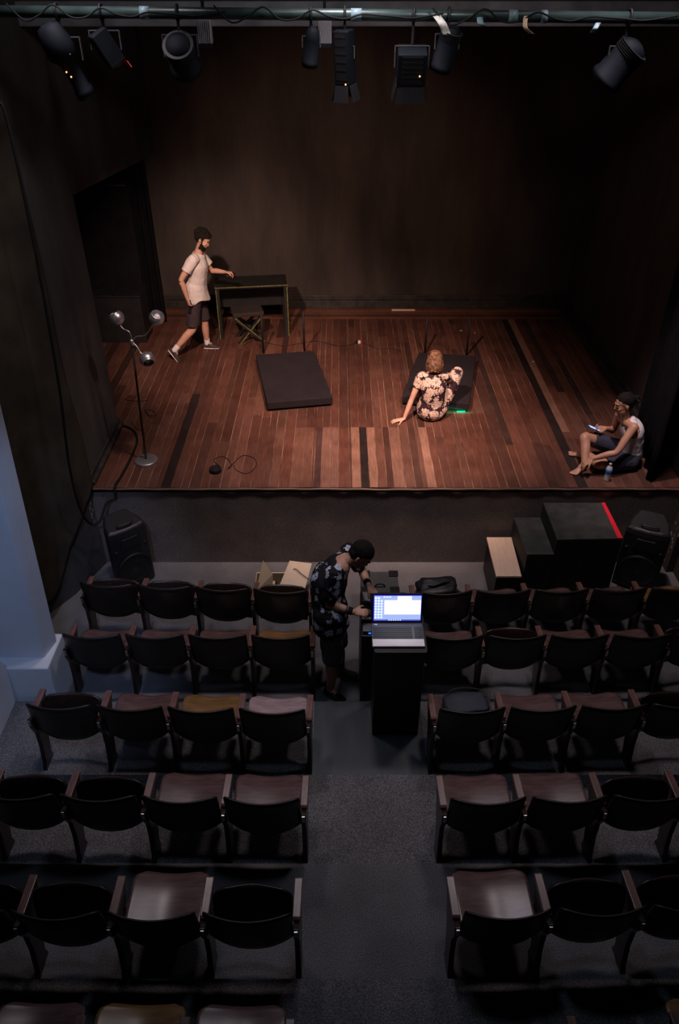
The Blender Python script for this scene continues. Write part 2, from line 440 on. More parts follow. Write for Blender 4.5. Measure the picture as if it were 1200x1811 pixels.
# back wall, side walls, ceiling
struct(MB().box(-4.7, 3.8, SB, SB + 0.15, 0.9, 6.3), 'wall_back', 'wall_dark', at_base=False)
mb = MB()
mb.box(3.62, 3.8, 6.3, SB, 0, 6.3)
struct(mb, 'wall_right', 'wall_right', at_base=False)
struct(MB().box(3.70, 3.85, -1.8, 6.3, 0, 6.3), 'wall_right', 'wall_dark', at_base=False)
# left: slanting wall in front of the stage, the return wall beside it and the wing behind
mb = MB()
A = [(-3.95, 4.0), (-3.06, 5.55), (-2.82, 5.94), (-2.62, 6.47), (-2.63, 7.79), (-3.0, 7.80), (-4.3, 7.6)]
n = len(A)
mb.add([(a, b, -0.05) for a, b in A] + [(a, b, 6.3) for a, b in A], [tuple(range(n)), tuple(range(2 * n - 1, n - 1, -1))] + [(i, i + n, (i + 1) % n + n, (i + 1) % n) for i in range(n)])
struct(mb, 'wall_left', 'wall_side', at_base=False)
lz0, lz1 = V(150, 345, 7.80).z, V(270, 272, 11.60).z
mb = MB(); mb.hexa([(-3.0, 7.805, lz0), (-2.632, 7.805, lz0), (-2.632, SB, lz1), (-3.0, SB, lz1), (-3.0, 7.805, 6.3), (-2.632, 7.805, 6.3), (-2.632, SB, 6.3), (-3.0, SB, 6.3)])
struct(mb, 'wall_left', 'wall_side', at_base=False)
struct(MB().box(-4.75, -4.6, 7.5, SB, 0.9, 6.3), 'wall_left', 'wall_dark', at_base=False)
struct(MB().box(-4.2, -3.5, -1.8, 4.2, -0.05, 6.3), 'wall_left', 'wall_side', at_base=False)
struct(MB().box(-4.8, 3.9, -1.95, -1.8, 0, 6.3), 'wall_rear', 'wall_dark', at_base=False)
MAT['ceil'] = mat('black_ceiling', (0.010, 0.010, 0.011), 0.9)
struct(MB().box(-4.8, 3.9, -1.95, SB + 0.15, 6.3, 6.4), 'ceiling', 'ceil', at_base=False)

# baseboards of the stage
MAT['skirt'] = mat('black_skirting', (0.030, 0.026, 0.024), 0.6, var=0.5, scale=9, bump=0.3, bscale=30)
mb = MB(); mb.box(-4.6, 3.6, SB - 0.06, SB, SZ, SZ + 0.12); mb.box(-4.6, 3.6, SB - 0.025, SB, SZ + 0.12, SZ + 0.20)
struct(mb, 'baseboard_back', 'skirt', at_base=False, bevel=0.006)
mb = MB(); mb.box(3.53, 3.62, 7.0, SB - 0.06, SZ, SZ + 0.10); mb.box(3.585, 3.62, 7.0, SB - 0.06, SZ + 0.10, SZ + 0.17)
struct(mb, 'baseboard_right', 'skirt', at_base=False, bevel=0.006)
mb = MB(); mb.box(-2.62, -2.565, 6.50, 7.79, SZ, SZ + 0.05); mb.box(-2.62, -2.60, 6.50, 7.79, SZ + 0.05, SZ + 0.11)
struct(mb, 'baseboard_left', 'skirt', at_base=False, bevel=0.006)
# pale strip of light wood lying on the back skirting
# white buttress at the left
mb = MB()
lo = [Vector((-3.6, 4.56, 0.48)), Vector((-2.60, 4.56, 0.48)), Vector((-2.535, 4.72, 0.48)), Vector((-3.6, 4.72, 0.48))]
b1 = V(-24, 720, 4.56); b2 = V(0, 720, 4.70)
sl = (b2.x + 2.535) / (b2.z - 0.5)
top = [Vector((-3.6, 4.56, 4.2)), Vector((-2.60 + sl * 3.2, 4.56, 4.2)), Vector((-2.535 + sl * 3.7, 4.72, 4.2)), Vector((-3.6, 4.72, 4.2))]
mb.hexa(lo + top)
struct(mb, 'trim_2', 'white_plaster', 'tall white plaster buttress leaning at the left wall', at_base=False, bevel=0.008)
mb = MB()
mb.hexa([(-3.6, 4.45, -0.05), (-2.545, 4.45, -0.05), (-2.50, 4.80, -0.05), (-3.6, 4.80, -0.05), (-3.6, 4.45, 0.48), (-2.545, 4.45, 0.48), (-2.50, 4.80, 0.56), (-3.6, 4.80, 0.56)])
mb.hexa([(-3.6, 3.6, -0.05), (-2.90, 3.6, -0.05), (-2.90, 4.46, -0.05), (-3.6, 4.46, -0.05), (-3.6, 3.6, 2.4), (-2.90, 3.6, 2.4), (-2.90, 4.46, 0.52), (-3.6, 4.46, 0.52)])
struct(mb, 'trim_3', 'white_plaster', 'white plinth block at the foot of the buttress', at_base=False, bevel=0.012)

# flaked paint low on the side walls
MAT['flake'] = mat('flaked_paint', (0.30, 0.28, 0.30), 0.9, var=0.4, scale=30)
def flakes(pt, n, su, sv, seed):
    rd_ = random.Random(seed); mb = MB()
    for k in range(n):
        u, v = rd_.gauss(0, su), rd_.gauss(0, sv); r_ = rd_.uniform(.006, .022)
        ring = [pt(u + r_ * rd_.uniform(.4, 1) * math.cos(a), v + r_ * rd_.uniform(.6, 1.8) * math.sin(a)) for a in [j * 2 * math.pi / 7 for j in range(7)]]
        mb.add(ring, [tuple(range(7))])
    return mb
struct(flakes(lambda u, v: (3.6175, 6.42 + u * 1.0, 0.40 + v), 26, 0.06, 0.16, 3), 'trim_4', 'flake', 'flaked pale paint patch low on the right wall', at_base=False)
wa, wb = Vector((-2.82, 5.94, 0)), Vector((-2.62, 6.47, 0)); wd = (wb - wa).normalized(); wn = Vector((wd.y, -wd.x, 0)) * 0.003
struct(flakes(lambda u, v: tuple(wb - wd * (0.05 - u * .5) + wn + Vector((0, 0, 0.78 + v))), 18, 0.03, 0.09, 5), 'trim_5', 'flake', 'flaked pale paint patch on the left wall corner', at_base=False)
# ceiling beam and lighting bar
MAT['beam'] = mat('grey_beam_paint', (0.36, 0.36, 0.40), 0.7, var=0.3, scale=5)
zb0, zb1 = V(600, 47, 7.3).z, V(600, 2, 7.3).z
struct(MB().box(-4.6, 3.6, 7.3, 7.5, zb0, zb1), 'beam', 'beam', 'grey steel beam across the stage opening', at_base=False, bevel=0.01)

# ================================================================ THEATRE SEATS
def seat_pt(u, v, up=False):
    yy = -0.14 + 0.35 * v
    w = 0.243
    if yy > 0.14: w = 0.173 + math.sqrt(max(0, 0.07 ** 2 - (yy - 0.14) ** 2))
    w *= (0.95 + 0.05 * v)
    uu = 2 * u - 1
    x = uu * w
    z = 0.42 + 0.018 * uu * uu * (1 - 0.5 * v) - 0.030 * v ** 5 - 0.010 * math.cos(uu * 3.0) + 0.010 * (1 - v)
    if up:
        a = R(82); py, pz = -0.03, 0.40
        dy, dz = yy - py, z - pz
        yy, z = py + dy * math.cos(a) - dz * math.sin(a), pz + dy * math.sin(a) + dz * math.cos(a)
    return (x, yy, z)
def back_pt(u, v):
    uu = 2 * u - 1
    zt = 0.800 - 0.012 * max(0, abs(uu) - 0.9) / 0.1
    zbt = 0.360 + 0.075 * abs(uu) ** 3
    z = zbt + (zt - zbt) * v
    return (0.2500 * uu, -0.165 - 0.056 * (1 - uu * uu) - 0.060 * ((z - 0.36) / 0.44), z)
FRAME = [(-0.165, 0.572), (-0.225, 0.60), (-0.228, 0.50), (-0.195, 0.40), (-0.200, 0.25), (-0.235, 0.06), (-0.265, 0.0), (-0.10, 0.0), (-0.115, 0.07), (-0.065, 0.26), (0.0, 0.42), (0.060, 0.53), (0.078, 0.572)]
def make_frame(parent, x):
    f = MB().prism(FRAME, x - 0.0175, x + 0.0175).build('side_frame', 'frame_wood', parent, bevel=0.004)
    mb = MB(); a = [(-0.165, 0.574), (0.085, 0.574), (0.090, 0.586), (0.082, 0.600), (-0.15, 0.602), (-0.165, 0.592)]
    mb.prism(a, x - 0.025, x + 0.025)
    mb.build('armrest', 'arm_wood', parent, bevel=0.005)
    MB().obox((x, -0.232, 0.56), (0.010, 0.004, 0.03)).build('bracket', 'steel', f)
def make_seat(kind, frames):
    t = thing('theatre_seat', 'x', 'theatre seat', (0, 0, 0))
    for s in frames: make_frame(t, 0.27 * s)
    MB().shell(back_pt, 22, 8, 0.013).build('backrest', 'back_wood', t, smooth=True)
    up = kind == 'up'
    m = {'up': 'frame_wood', 'down': 'seat_wood', 'gold': 'seat_gold', 'pale': 'seat_pale'}[kind]  # folded seats take the dark wood: their shade is put into the colour
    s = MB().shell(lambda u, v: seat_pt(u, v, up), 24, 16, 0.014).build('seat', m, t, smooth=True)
    for sx in (-0.208, 0.208):
        for yy in ((0.045, 0.12) if not up else ()):
            MB().ball((sx, yy - 0.04, 0.441), (0.005, 0.005, 0.003), 8).build('bolt', 'steel', s)
    for sx in (-1, 1):
        MB().box(sx * 0.246 - 0.005, sx * 0.246 + 0.005, -0.05, -0.01, 0.375, 0.405).build('hinge', 'black_metal', t)
    return t
PROTO = {}
def place_seat(kind, frames, x, y, z, rz, label, group):
    key = (kind, frames)
    if key not in PROTO:
        PROTO[key] = make_seat(kind, frames); o = PROTO[key]
    else: o = copy_tree(PROTO[key])
    o.location = (x, y, z); o.rotation_euler = (0, 0, rz)
    tag(o, label, group=group)
    return o
ROWN = ['front row', 'second row', 'third row', 'fourth row', 'fifth row', 'sixth row']
ORD = ['on the aisle', 'second from the aisle', 'third from the aisle', 'fourth from the aisle', 'fifth from the aisle']
DESC = {'up': 'shade-coloured wooden theatre seat folded up', 'down': 'mahogany theatre seat folded down', 'gold': 'golden-brown theatre seat folded down', 'pale': 'theatre seat with painted-in sheen folded down'}
#   side, row, level, [(y of the aisle end), (y of the far end)], arm x at the aisle, kinds from the aisle outwards
ROWS = [
    ('left', 0, 0.0, 5.34, 5.46, -0.262, ['up', 'up', 'up', 'up']),
    ('right', 0, 0.0, 5.33, 5.40, 0.695, ['down', 'down', 'down', 'down', 'gold']),
    ('left', 1, 0.0, 4.775, 4.79, -0.236, ['gold', 'down', 'down', 'down']),
    ('right', 1, 0.0, 4.765, 4.80, 0.712, ['down', 'up', 'down', 'down', 'up']),
    ('left', 2, 0.108, 3.89, 3.95, -0.233, ['pale', 'gold', 'down', 'up']),
    ('right', 2, 0.108, 3.90, 3.96, 0.728, ['down', 'down', 'down', 'up']),
    ('left', 3, 0.216, 3.075, 3.12, -0.238, ['down', 'down', 'up', 'up']),
    ('right', 3, 0.216, 3.075, 3.125, 0.703, ['down', 'down', 'up', 'up']),
    ('left', 4, 0.324, 2.285, 2.31, -0.249, ['up', 'down', 'up', 'up']),
    ('right', 4, 0.324, 2.295, 2.35, 0.678, ['down', 'up', 'up']),
    ('left', 5, 0.432, 1.49, 1.51, -0.254, ['down', 'gold', 'down']),
    ('right', 5, 0.432, 1.48, 1.54, 0.655, ['', 'up', 'gold']),
]
PITCHX = 0.542
for side, row, z, ya, yb, x0, kinds in ROWS:
    sg = -1 if side == 'left' else 1
    n = len(kinds); span = PITCHX * n
    rz = math.atan2(yb - ya, span) * sg
    for i, k in enumerate(kinds):
        if not k: continue
        d = (i + 0.5) * PITCHX
        own = -sg
        frames = (own,) if i < n - 1 else (own, sg)
        lab = '%s, %s, %s, %s block' % (DESC[k], ORD[i], ROWN[row], side)
        place_seat(k, frames, x0 + sg * d, ya + (yb - ya) * (d / span), z, rz, lab, 'theatre seats of the %s, %s block' % (ROWN[row], side))
# ================================================================ LIGHTING BAR AND LANTERNS
MAT['pipe'] = mat('green_grey_pipe_paint', (0.035, 0.060, 0.058), 0.35, 0.3, var=0.3, scale=8)
MAT['lantern'] = mat('lantern_black', (0.005, 0.007, 0.011), 0.7, 0.0, var=0.2, scale=10, spec=0.12)
MAT['yoke'] = mat('dull_grey_steel', (0.10, 0.10, 0.11), 0.5, 0.5, var=0.1)
MAT['lens'] = mat('warm_lens_glass', (0.10, 0.06, 0.05), 0.25, 0.0, var=0.1)
MAT['indicator'] = mat('glowing_slot', (0.8, 0.3, 0.15), 0.5, emit=((1.0, 0.30, 0.12), 3.0))
MAT['gaffer'] = mat('silver_white_tape', (0.55, 0.55, 0.52), 0.5, var=0.25, scale=30, bump=0.4, bscale=50)
MAT['blue_tape'] = mat('pale_blue_tape', (0.16, 0.26, 0.30), 0.5, var=0.2, scale=30)
MAT['ribbed'] = mat('pale_aluminium', (0.55, 0.53, 0.58), 0.45, 0.5, var=0.1)
MAT['red'] = mat('red_paint', (0.45, 0.012, 0.015), 0.5, var=0.15)
PY = 5.9
pl, pr = V(0, 20, PY), V(1200, 32, PY)
d = (pr - pl).normalized()
pa, pb = pl - d * 1.2, pr + d * 0.9
bar = thing('lighting_bar', 'long green-grey steel lighting bar running across the top of the room', 'pipe', ((pa + pb) / 2))
MB().tube([pa, pb], 0.034, 18, smooth=False).build('bar_tube', 'pipe', bar, smooth=True)
for px, w in ((255, 0.03), (628, 0.035), (905, 0.03), (960, 0.02)):
    c = pl + (pr - pl) * (px / 1200)
    MB().tube([c - d * w, c + d * w], 0.037, 18, smooth=False).build('tape_wrap', 'blue_tape', bar, smooth=True)
def bar_at(px): return pl + (pr - pl) * (px / 1200)
rnd = random.Random(4)
for (a, b, lab) in ((20, 400, 'black cable wound along the left end of the lighting bar'), (380, 780, 'black cable looping round the middle of the lighting bar'), (760, 1190, 'black cable drooping along the right end of the lighting bar')):
    pts = []
    k = 14
    for i in range(k + 1):
        p = bar_at(a + (b - a) * i / k); t = i * 1.9
        pts.append(p + Vector((0, -0.066 - 0.012 * abs(math.sin(t * 1.3)), 0.035 * math.cos(t) - (0.045 if i % 3 == 1 else 0) + 0.012)))
    tag(MB().tube(pts, 0.0055, 6).build('power_cable', 'rubber', smooth=True), lab, 'cable', 'cables on the lighting bar')
# clamp and yoke of a lantern hung from the bar
def hang(root, px, drop, half):
    p = bar_at(px); mb = MB()
    mb.tube([p + Vector((0, 0.046 * math.cos(k * math.pi / 5), 0.046 * math.sin(k * math.pi / 5))) for k in range(10)], 0.009, 8, closed=True); mb.tube([p + Vector((0, 0, -0.05)), p + Vector((0, 0, -drop))], 0.011, 8, smooth=False)
    mb.build('clamp', 'black_metal', root, bevel=0.003)
    q = p + Vector((0, 0, -drop)); y = MB()
    y.obox(q, (half, 0.012, 0.003))
    for s in (-1, 1): y.obox(q + Vector((s * half, 0, -half * 0.55)), (0.003, 0.012, half * 0.55))
    y.build('yoke', 'yoke', root)
    return q + Vector((0, 0, -half * 1.0))
def aim(v): return Vector(v).to_track_quat('-Z', 'Y').to_matrix()
def par(px, drop, half, dirv, ln, r, label, fins=True):
    root = thing('stage_lantern', label, 'stage light', bar_at(px), group='lanterns on the lighting bar')
    c = hang(root, px, drop, half); M = aim(dirv)
    prof = [(r * 0.35, ln * 0.5), (r * 0.8, ln * 0.42), (r * 0.95, ln * 0.25), (r, ln * 0.2), (r, -ln * 0.35), (r * 1.1, -ln * 0.36), (r * 1.1, -ln * 0.5), (r * 0.98, -ln * 0.5), (r * 0.95, -ln * 0.38)]
    MB().lathe(prof, c, 26, M).build('lamp_housing', 'lantern', root, smooth=True)
    MB().lathe([(r * 0.5, -ln * 0.43), (r * 0.93, -ln * 0.40), (r * 0.93, -ln * 0.39), (r * 0.2, -ln * 0.39)], c, 26, M).build('lens', 'lens', root, smooth=True)
    if fins:
        for k in range(5):
            mb = MB(); mb.lathe([(r * 0.8, ln * (0.2 + k * 0.04)), (r * 1.05, ln * (0.205 + k * 0.04)), (r * 1.05, ln * (0.215 + k * 0.04)), (r * 0.8, ln * (0.22 + k * 0.04))], c, 26, M)
            mb.build('cooling_fin', 'black_metal', root)
    return root, c, M
def fresnel(px, drop, half, dirv, hx, hy, hz, label, doors=True, glow=None, m='lantern'):
    root = thing('stage_lantern', label, 'stage light', bar_at(px), group='lanterns on the lighting bar')
    c = hang(root, px, drop, half); M = aim(dirv)
    def q(x, y, z): return c + M @ Vector((x, y, z))
    mb = MB(); mb.hexa([q(-hx, -hy, -hz), q(hx, -hy, -hz), q(hx, hy, -hz), q(-hx, hy, -hz), q(-hx, -hy, hz), q(hx, -hy, hz), q(hx, hy, hz), q(-hx, hy, hz)])
    mb.build('lamp_housing', m, root, bevel=0.008)
    for s in (-1, 1):
        mb = MB()
        mb.hexa([q(-hx * .74, s * hy - .001, -hz * .8), q(hx * .74, s * hy - .001, -hz * .8), q(hx * .74, s * hy + .001, -hz * .8), q(-hx * .74, s * hy + .001, -hz * .8), q(-hx * .74, s * hy - .001, hz * .9), q(hx * .74, s * hy - .001, hz * .9), q(hx * .74, s * hy + .001, hz * .9), q(-hx * .74, s * hy + .001, hz * .9)])
        for k in range(5):
            z = hz * (0.75 - 0.3 * k)
            mb.hexa([q(-hx * .7, s * hy - .003, z), q(hx * .7, s * hy - .003, z), q(hx * .7, s * hy + .003, z), q(-hx * .7, s * hy + .003, z), q(-hx * .7, s * hy - .003, z + .012), q(hx * .7, s * hy - .003, z + .012), q(hx * .7, s * hy + .003, z + .012), q(-hx * .7, s * hy + .003, z + .012)])
        mb.build('vent_slats', 'black_metal', root)
    MB().lathe([(0.02, -hz - .012), (min(hx, hy) * .85, -hz - .004), (min(hx, hy) * .85, -hz), (0.02, -hz)], c, 24, M).build('lens', 'lens', root, smooth=True)
    if doors:
        for s in (-1, 1):
            for ax in (0, 1):
                a, b = (hx, hy) if ax == 0 else (hy, hx)
                pts = [(-a * .9, s * b, -hz), (a * .9, s * b, -hz), (a * 1.05, s * (b + 0.025), -hz - .10), (-a * 1.05, s * (b + 0.025), -hz - .10)]
                pts = [(p if ax == 0 else (p[1], p[0], p[2])) for p in pts]
                n_ = Vector((0, s, 0)) if ax == 0 else Vector((s, 0, 0))
                lo_ = [q(*p) for p in pts]; hi_ = [q(*(Vector(p) + n_ * 0.003)) for p in pts]
                MB().hexa(lo_ + hi_).build('barn_door', 'black_metal', root)
    if glow:
        for g in glow: MB().ball(q(*g), 0.006, 8).build('indicator_light', 'indicator', root)
    return root, c, M
# large profile spot at the left end
def profile(px, drop, half, dirv, label):
    root = thing('stage_lantern', label, 'stage light', bar_at(px), group='lanterns on the lighting bar')
    c = hang(root, px, drop, half); M = aim(dirv)
    MB().lathe([(0.03, 0.22), (0.075, 0.20), (0.10, 0.10), (0.10, 0.02), (0.07, -0.01), (0.055, -0.04), (0.055, -0.20), (0.066, -0.21), (0.066, -0.26), (0.05, -0.26)], c, 24, M).build('lamp_housing', 'lantern', root, smooth=True)
    MB().lathe([(0.01, -0.262), (0.05, -0.258), (0.05, -0.25), (0.01, -0.25)], c, 20, M).build('lens', 'lens', root, smooth=True)
    for a in range(3):
        w = a * 2.1; MB().ball(c + M @ Vector((0.098 * math.cos(w), 0.098 * math.sin(w), 0.03)), 0.006, 8).build('knob', 'steel', root)
    for k in range(2): MB().ball(c + M @ Vector((0.03 + 0.03 * k, -0.058, -0.06 - 0.03 * k)), 0.006, 8).build('indicator_light', 'indicator', root)
    return root
profile(100, 0.14, 0.12, (0.30, 0.30, -0.9), 'big black profile lantern hanging at the left end of the lighting bar')
r_, c_, M_ = fresnel(178, 0.10, 0.10, (0.42, 0.25, -0.85), 0.055, 0.06, 0.11, 'black box lantern with red edge, second from the left on the bar', doors=False)
MB().hexa([c_ + M_ @ Vector(p) for p in ((-.05, .055, -.12), (.06, .055, -.12), (.06, .06, -.12), (-.05, .06, -.12), (-.05, .055, -.16), (.08, .055, -.16), (.08, .06, -.16), (-.05, .06, -.16))]).build('gel_frame', 'red', r_)
par(312, 0.12, 0.115, (0.05, 0.75, -0.66), 0.26, 0.10, 'round black lantern on a yoke, third from the left on the bar')
par(548, 0.12, 0.06, (-0.15, 0.3, -0.95), 0.24, 0.05, 'slim dark lantern left of the middle of the lighting bar', False)
fresnel(608, 0.175, 0.065, (0.05, 0.10, -0.99), 0.055, 0.06, 0.16, 'long narrow black lantern pointing straight down at the middle of the bar', glow=[(0.03, -0.062, -0.15)])
fresnel(730, 0.17, 0.115, (0.0, 0.35, -0.94), 0.098, 0.08, 0.105, 'square black lantern with open barn doors right of the middle', glow=[(0.055, -0.083, -0.03)])
par(792, 0.10, 0.08, (-0.25, 0.3, -0.92), 0.28, 0.07, 'black lantern with a silver tape flag beside the square lantern')
par(1112, 0.16, 0.095, (-0.55, 0.30, -0.78), 0.30, 0.105, 'large round black lantern tilted left at the right end of the bar')
# pale ribbed ballasts behind the bar
for px, lab in ((362, 'pale ribbed dimmer pack behind the third lantern from the left'), (574, 'pale ribbed dimmer pack beside the middle lantern')):
    t = thing('dimmer_pack', lab, 'stage light', V(px, 60, 6.5), group='pale ribbed packs on the beam')
    p = V(px, 62, 6.5)
    MB().box(p.x - .050, p.x + .050, 6.48, 6.56, p.z - .055, p.z + 0.10).build('case', 'ribbed', t, bevel=0.006)
    mb = MB()
    for k in range(7): mb.box(p.x - .045 + k * .0145, p.x - .041 + k * .0145, 6.468, 6.48, p.z - .05, p.z + .09)
    mb.build('ribs', 'ribbed', t)
    MB().box(p.x - .045, p.x + .045, 6.475, 6.55, p.z - .082, p.z - .056).build('socket_block', 'black_metal', t, bevel=0.004)
    MB().box(p.x - .01, p.x + .01, 6.5, 6.53, p.z + .10, p.z + 0.34).build('hanger', 'black_metal', t)
# tape ends
def ribbon(pts, w, name, m, label, cat):
    pts = catmull(pts, 5); mb = MB(); n = len(pts) - 1
    mb.shell(lambda u, v: pts[min(n, int(round(u * n)))] + Vector(((v - .5) * w, 0.004 * math.sin(u * 9), 0)), n, 3, 0.0015)
    return tag(mb.build(name, m, smooth=True), label, cat, 'tape ends hanging from the lighting bar')
ribbon([V(770, 26, 5.83), V(782, 42, 5.80), V(790, 62, 5.81)], 0.055, 'tape_strip', 'gaffer', 'crumpled silver-white tape hanging from the bar right of the middle', 'tape')
ribbon([V(848, 30, 5.83), V(850, 42, 5.81), V(860, 47, 5.82)], 0.04, 'tape_strip', 'blue_tape', 'pale blue tape end on the bar right of the silver-white tape', 'tape')
ribbon([V(930, 28, 5.83), V(928, 48, 5.80), V(940, 60, 5.82)], 0.03, 'tape_strip', 'cardboard', 'beige tape end hanging below the bar', 'tape')
ribbon([V(1058, 40, 5.83), V(1052, 50, 5.81), V(1047, 58, 5.82)], 0.035, 'tape_strip', 'blue_tape', 'pale blue tape end near the large round lantern', 'tape')

# ================================================================ CURTAINS AND DRAPES
MAT['curtain'] = mat('black_velvet', (0.006, 0.006, 0.008), 0.95, var=0.3, spec=0.1)
def curtain(a, b, z0, z1, folds, depth, name, label, m='curtain', cat='curtain', nrm=None):
    a, b = Vector(a), Vector(b); L_ = (b - a); nn = nrm or Vector((-L_.y, L_.x, 0)).normalized()
    def fn(u, v):
        ph = u * folds * 2 * math.pi
        k = 0.6 + 0.4 * (1 - v)
        w = math.sin(ph) * depth * k + noise.noise(Vector((u * 5, v * 2, a.x))) * depth * 0.7
        p = a + L_ * u + nn * w
        return (p.x, p.y, z0 + (z1 - z0) * v)
    mb = MB().shell(fn, folds * 10, 14, 0.006)
    return tag(mb.build(name, m, smooth=True), label, cat)
curtain((3.30, 6.56, 0), (3.50, 7.75, 0), SZ + .005, 6.1, 5, 0.045, 'stage_curtain', 'black stage curtain hanging down at the right edge of the stage')
curtain((-3.10, 10.98, 0), (-2.66, 11.02, 0), SZ + .01, 3.75, 4, 0.04, 'stage_curtain', 'black drape hanging behind the walking person at the left')
# tall black flat and low cabinet in the left wing
t = thing('stage_flat', 'tall black scenery panel standing in the left wing', 'scenery panel', (-3.3, 10.75, SZ))
MB().box(-3.95, -2.86, 10.72, 10.78, SZ, 3.05).build('panel', 'black_matt', t, bevel=0.004)
MB().hexa([(-3.95, 10.70, 3.05), (-2.90, 10.70, 3.05), (-2.90, 10.80, 3.05), (-3.95, 10.80, 3.05), (-3.95, 10.70, 3.07), (-2.90, 10.70, 3.07), (-2.90, 10.80, 3.07), (-3.95, 10.80, 3.07)]).build('top_rail', 'skirt', t)
t = thing('storage_cabinet', 'low black cabinet with two lids in front of the scenery panel', 'cabinet', (-3.2, 10.4, SZ))
MB().box(-3.95, -2.80, 10.22, 10.66, SZ, 1.70).build('body', 'black', t, bevel=0.008)
MB().box(-3.95, -3.19, 10.20, 10.67, 1.70, 1.725).build('lid', 'black', t, bevel=0.004)
MB().box(-3.18, -2.79, 10.20, 10.67, 1.698, 1.715).build('lid', 'black', t, bevel=0.004)

# big brown-black cloth hung over the slanting wall at the left
def cl(u, v):
    # u: along the wall from the far edge (at the stage corner) to the near end, v: upwards
    base = [Vector((-2.60, 6.44, 0)), Vector((-2.80, 5.93, 0)), Vector((-3.04, 5.54, 0)), Vector((-3.42, 4.85, 0))]
    f = u * 3; i = min(2, int(f)); p = base[i].lerp(base[i + 1], f - i)
    nn = Vector((0.90, -0.43, 0)).normalized()
    zlow = 0.98 - 0.15 * u - 0.9 * max(0, min(1, (u - 0.12) / 0.35)) * 0.75 + 0.9 * 0.75 * max(0, (0.10 - u)) 
    z = zlow + (4.62 - 0.15 * u - zlow) * v
    w = 0.035 + 0.030 * math.sin(u * 13 + v * 2.2) * (0.4 + 0.8 * (1 - v)) + 0.05 * noise.noise(Vector((u * 3 - v * 1.4, v * 3, 3)))
    w += 0.05 * math.exp(-((v - 0.32 + u * .5) / 0.06) ** 2) * u
    p = p + nn * max(0.015, w)
    if v > 0.94: p += nn * 0.03 * math.sin(u * 30)
    return (p.x, p.y, z)
tag(MB().shell(cl, 60, 60, 0.006).build('wall_drape', 'cloth_brown', smooth=True), 'large dark brown cloth draped over the wall left of the stage', 'drape')

# ================================================================ THINGS ON THE STAGE
def on(px, py, z=SZ): return G(px, py, z)
# two low black decks with posts
MAT['deck'] = mat('deck_black_cloth', (0.016, 0.012, 0.015), 0.85, var=0.15, bump=0.25, bscale=300, spec=0.25)
MAT['deck_edge'] = mat('deck_edge_brownblack', (0.022, 0.014, 0.012), 0.8, var=0.2)
MAT['green_led'] = mat('green_led', (0.0, 0.5, 0.25), 0.4, emit=((0.0, 1.0, 0.45), 0.35))
def deck(c4, posts, label, led=None):
    b, tp = SZ + 0.03, SZ + 0.13
    root = thing('stage_deck', label, 'platform', ((c4[0][0] + c4[2][0]) / 2, (c4[0][1] + c4[2][1]) / 2, SZ), group='low black stage decks')
    lo_ = [Vector((x, y, b)) for x, y in c4]; hi_ = [Vector((x, y, tp)) for x, y in c4]
    MB().hexa(lo_ + hi_).build('deck_top', 'deck', root, bevel=0.010)
    c = sum((Vector((x, y, 0)) for x, y in c4), Vector()) / 4
    ins = [Vector((x, y, 0)).lerp(c, 0.06) for x, y in c4]
    MB().hexa([Vector((p.x, p.y, SZ)) for p in ins] + [Vector((p.x, p.y, b - 0.001)) for p in ins]).build('base_frame', 'deck_edge', root)
    for x, y, h in posts:
        MB().tube([(x, y, SZ), (x, y, SZ + h)], 0.014, 10, smooth=False).build('post', 'black_metal', root, smooth=True)
    if led: MB().box(*led).build('led_strip', 'green_led', root)
    return root
def up_at(px, py): 
    p = G(px, py, SZ + 0.13); return (p.x, p.y)
deck([up_at(472, 712), up_at(588, 702), up_at(555, 620), up_at(452, 627)], [(-1.075, 9.86, 0.62), (-0.50, 9.93, 0.60)], 'left low black deck with two thin posts, nobody on it')
deck([up_at(711, 700), up_at(829, 714), up_at(842, 629), up_at(740, 623)], [(1.20, 9.80, 0.58), (1.78, 9.76, 0.58)], 'right low black deck with green glow under its edge', led=(1.44, 1.54, 8.108, 8.118, SZ + 0.002, SZ + 0.014))
d_ = bpy.data.lights.new('green_led_light', 'AREA'); d_.energy = 0.25; d_.color = (0.05, 1, 0.5); d_.size = 0.3; d_.shape = 'RECTANGLE'; d_.size_y = 0.03
o_ = bpy.data.objects.new('green_led_light', d_); COL.objects.link(o_); o_.location = (1.47, 8.09, SZ + 0.03); o_.rotation_euler = (R(55), 0, 0)

# black desk with lime painted edges
MAT['lime'] = mat('lime_edge_paint', (0.15, 0.15, 0.035), 0.6, var=0.5, scale=20)
dk = thing('desk', 'black desk with thin lime-green edges by the back wall', 'table', (-1.25, 10.6, SZ))
H = 1.79
fl, fr_ = Vector((-1.755, 10.33, H)), Vector((-0.735, 10.46, H))
ux = (fr_ - fl).normalized(); uy = Vector((-ux.y, ux.x, 0)); W_ = (fr_ - fl).length; DP = 0.46
def dq(a, b, z): p = fl + ux * a + uy * b; return Vector((p.x, p.y, z))
def dbox(mb, a0, a1, b0, b1, z0, z1): return mb.hexa([dq(a0, b0, z0), dq(a1, b0, z0), dq(a1, b1, z0), dq(a0, b1, z0), dq(a0, b0, z1), dq(a1, b0, z1), dq(a1, b1, z1), dq(a0, b1, z1)])
dbox(MB(), 0, W_, 0, DP, H - 0.03, H).build('table_top', 'black', dk, bevel=0.003)
for a in (0.01, W_ - 0.06):
    for b in (0.01, DP - 0.06):
        dbox(MB(), a, a + 0.045, b, b + 0.045, SZ, H - 0.03).build('leg', 'black', dk)
dbox(MB(), 0.06, W_ - 0.06, DP - 0.04, DP - 0.02, 1.35, H - 0.03).build('back_panel', 'black', dk)
mb = MB(); e = 0.003
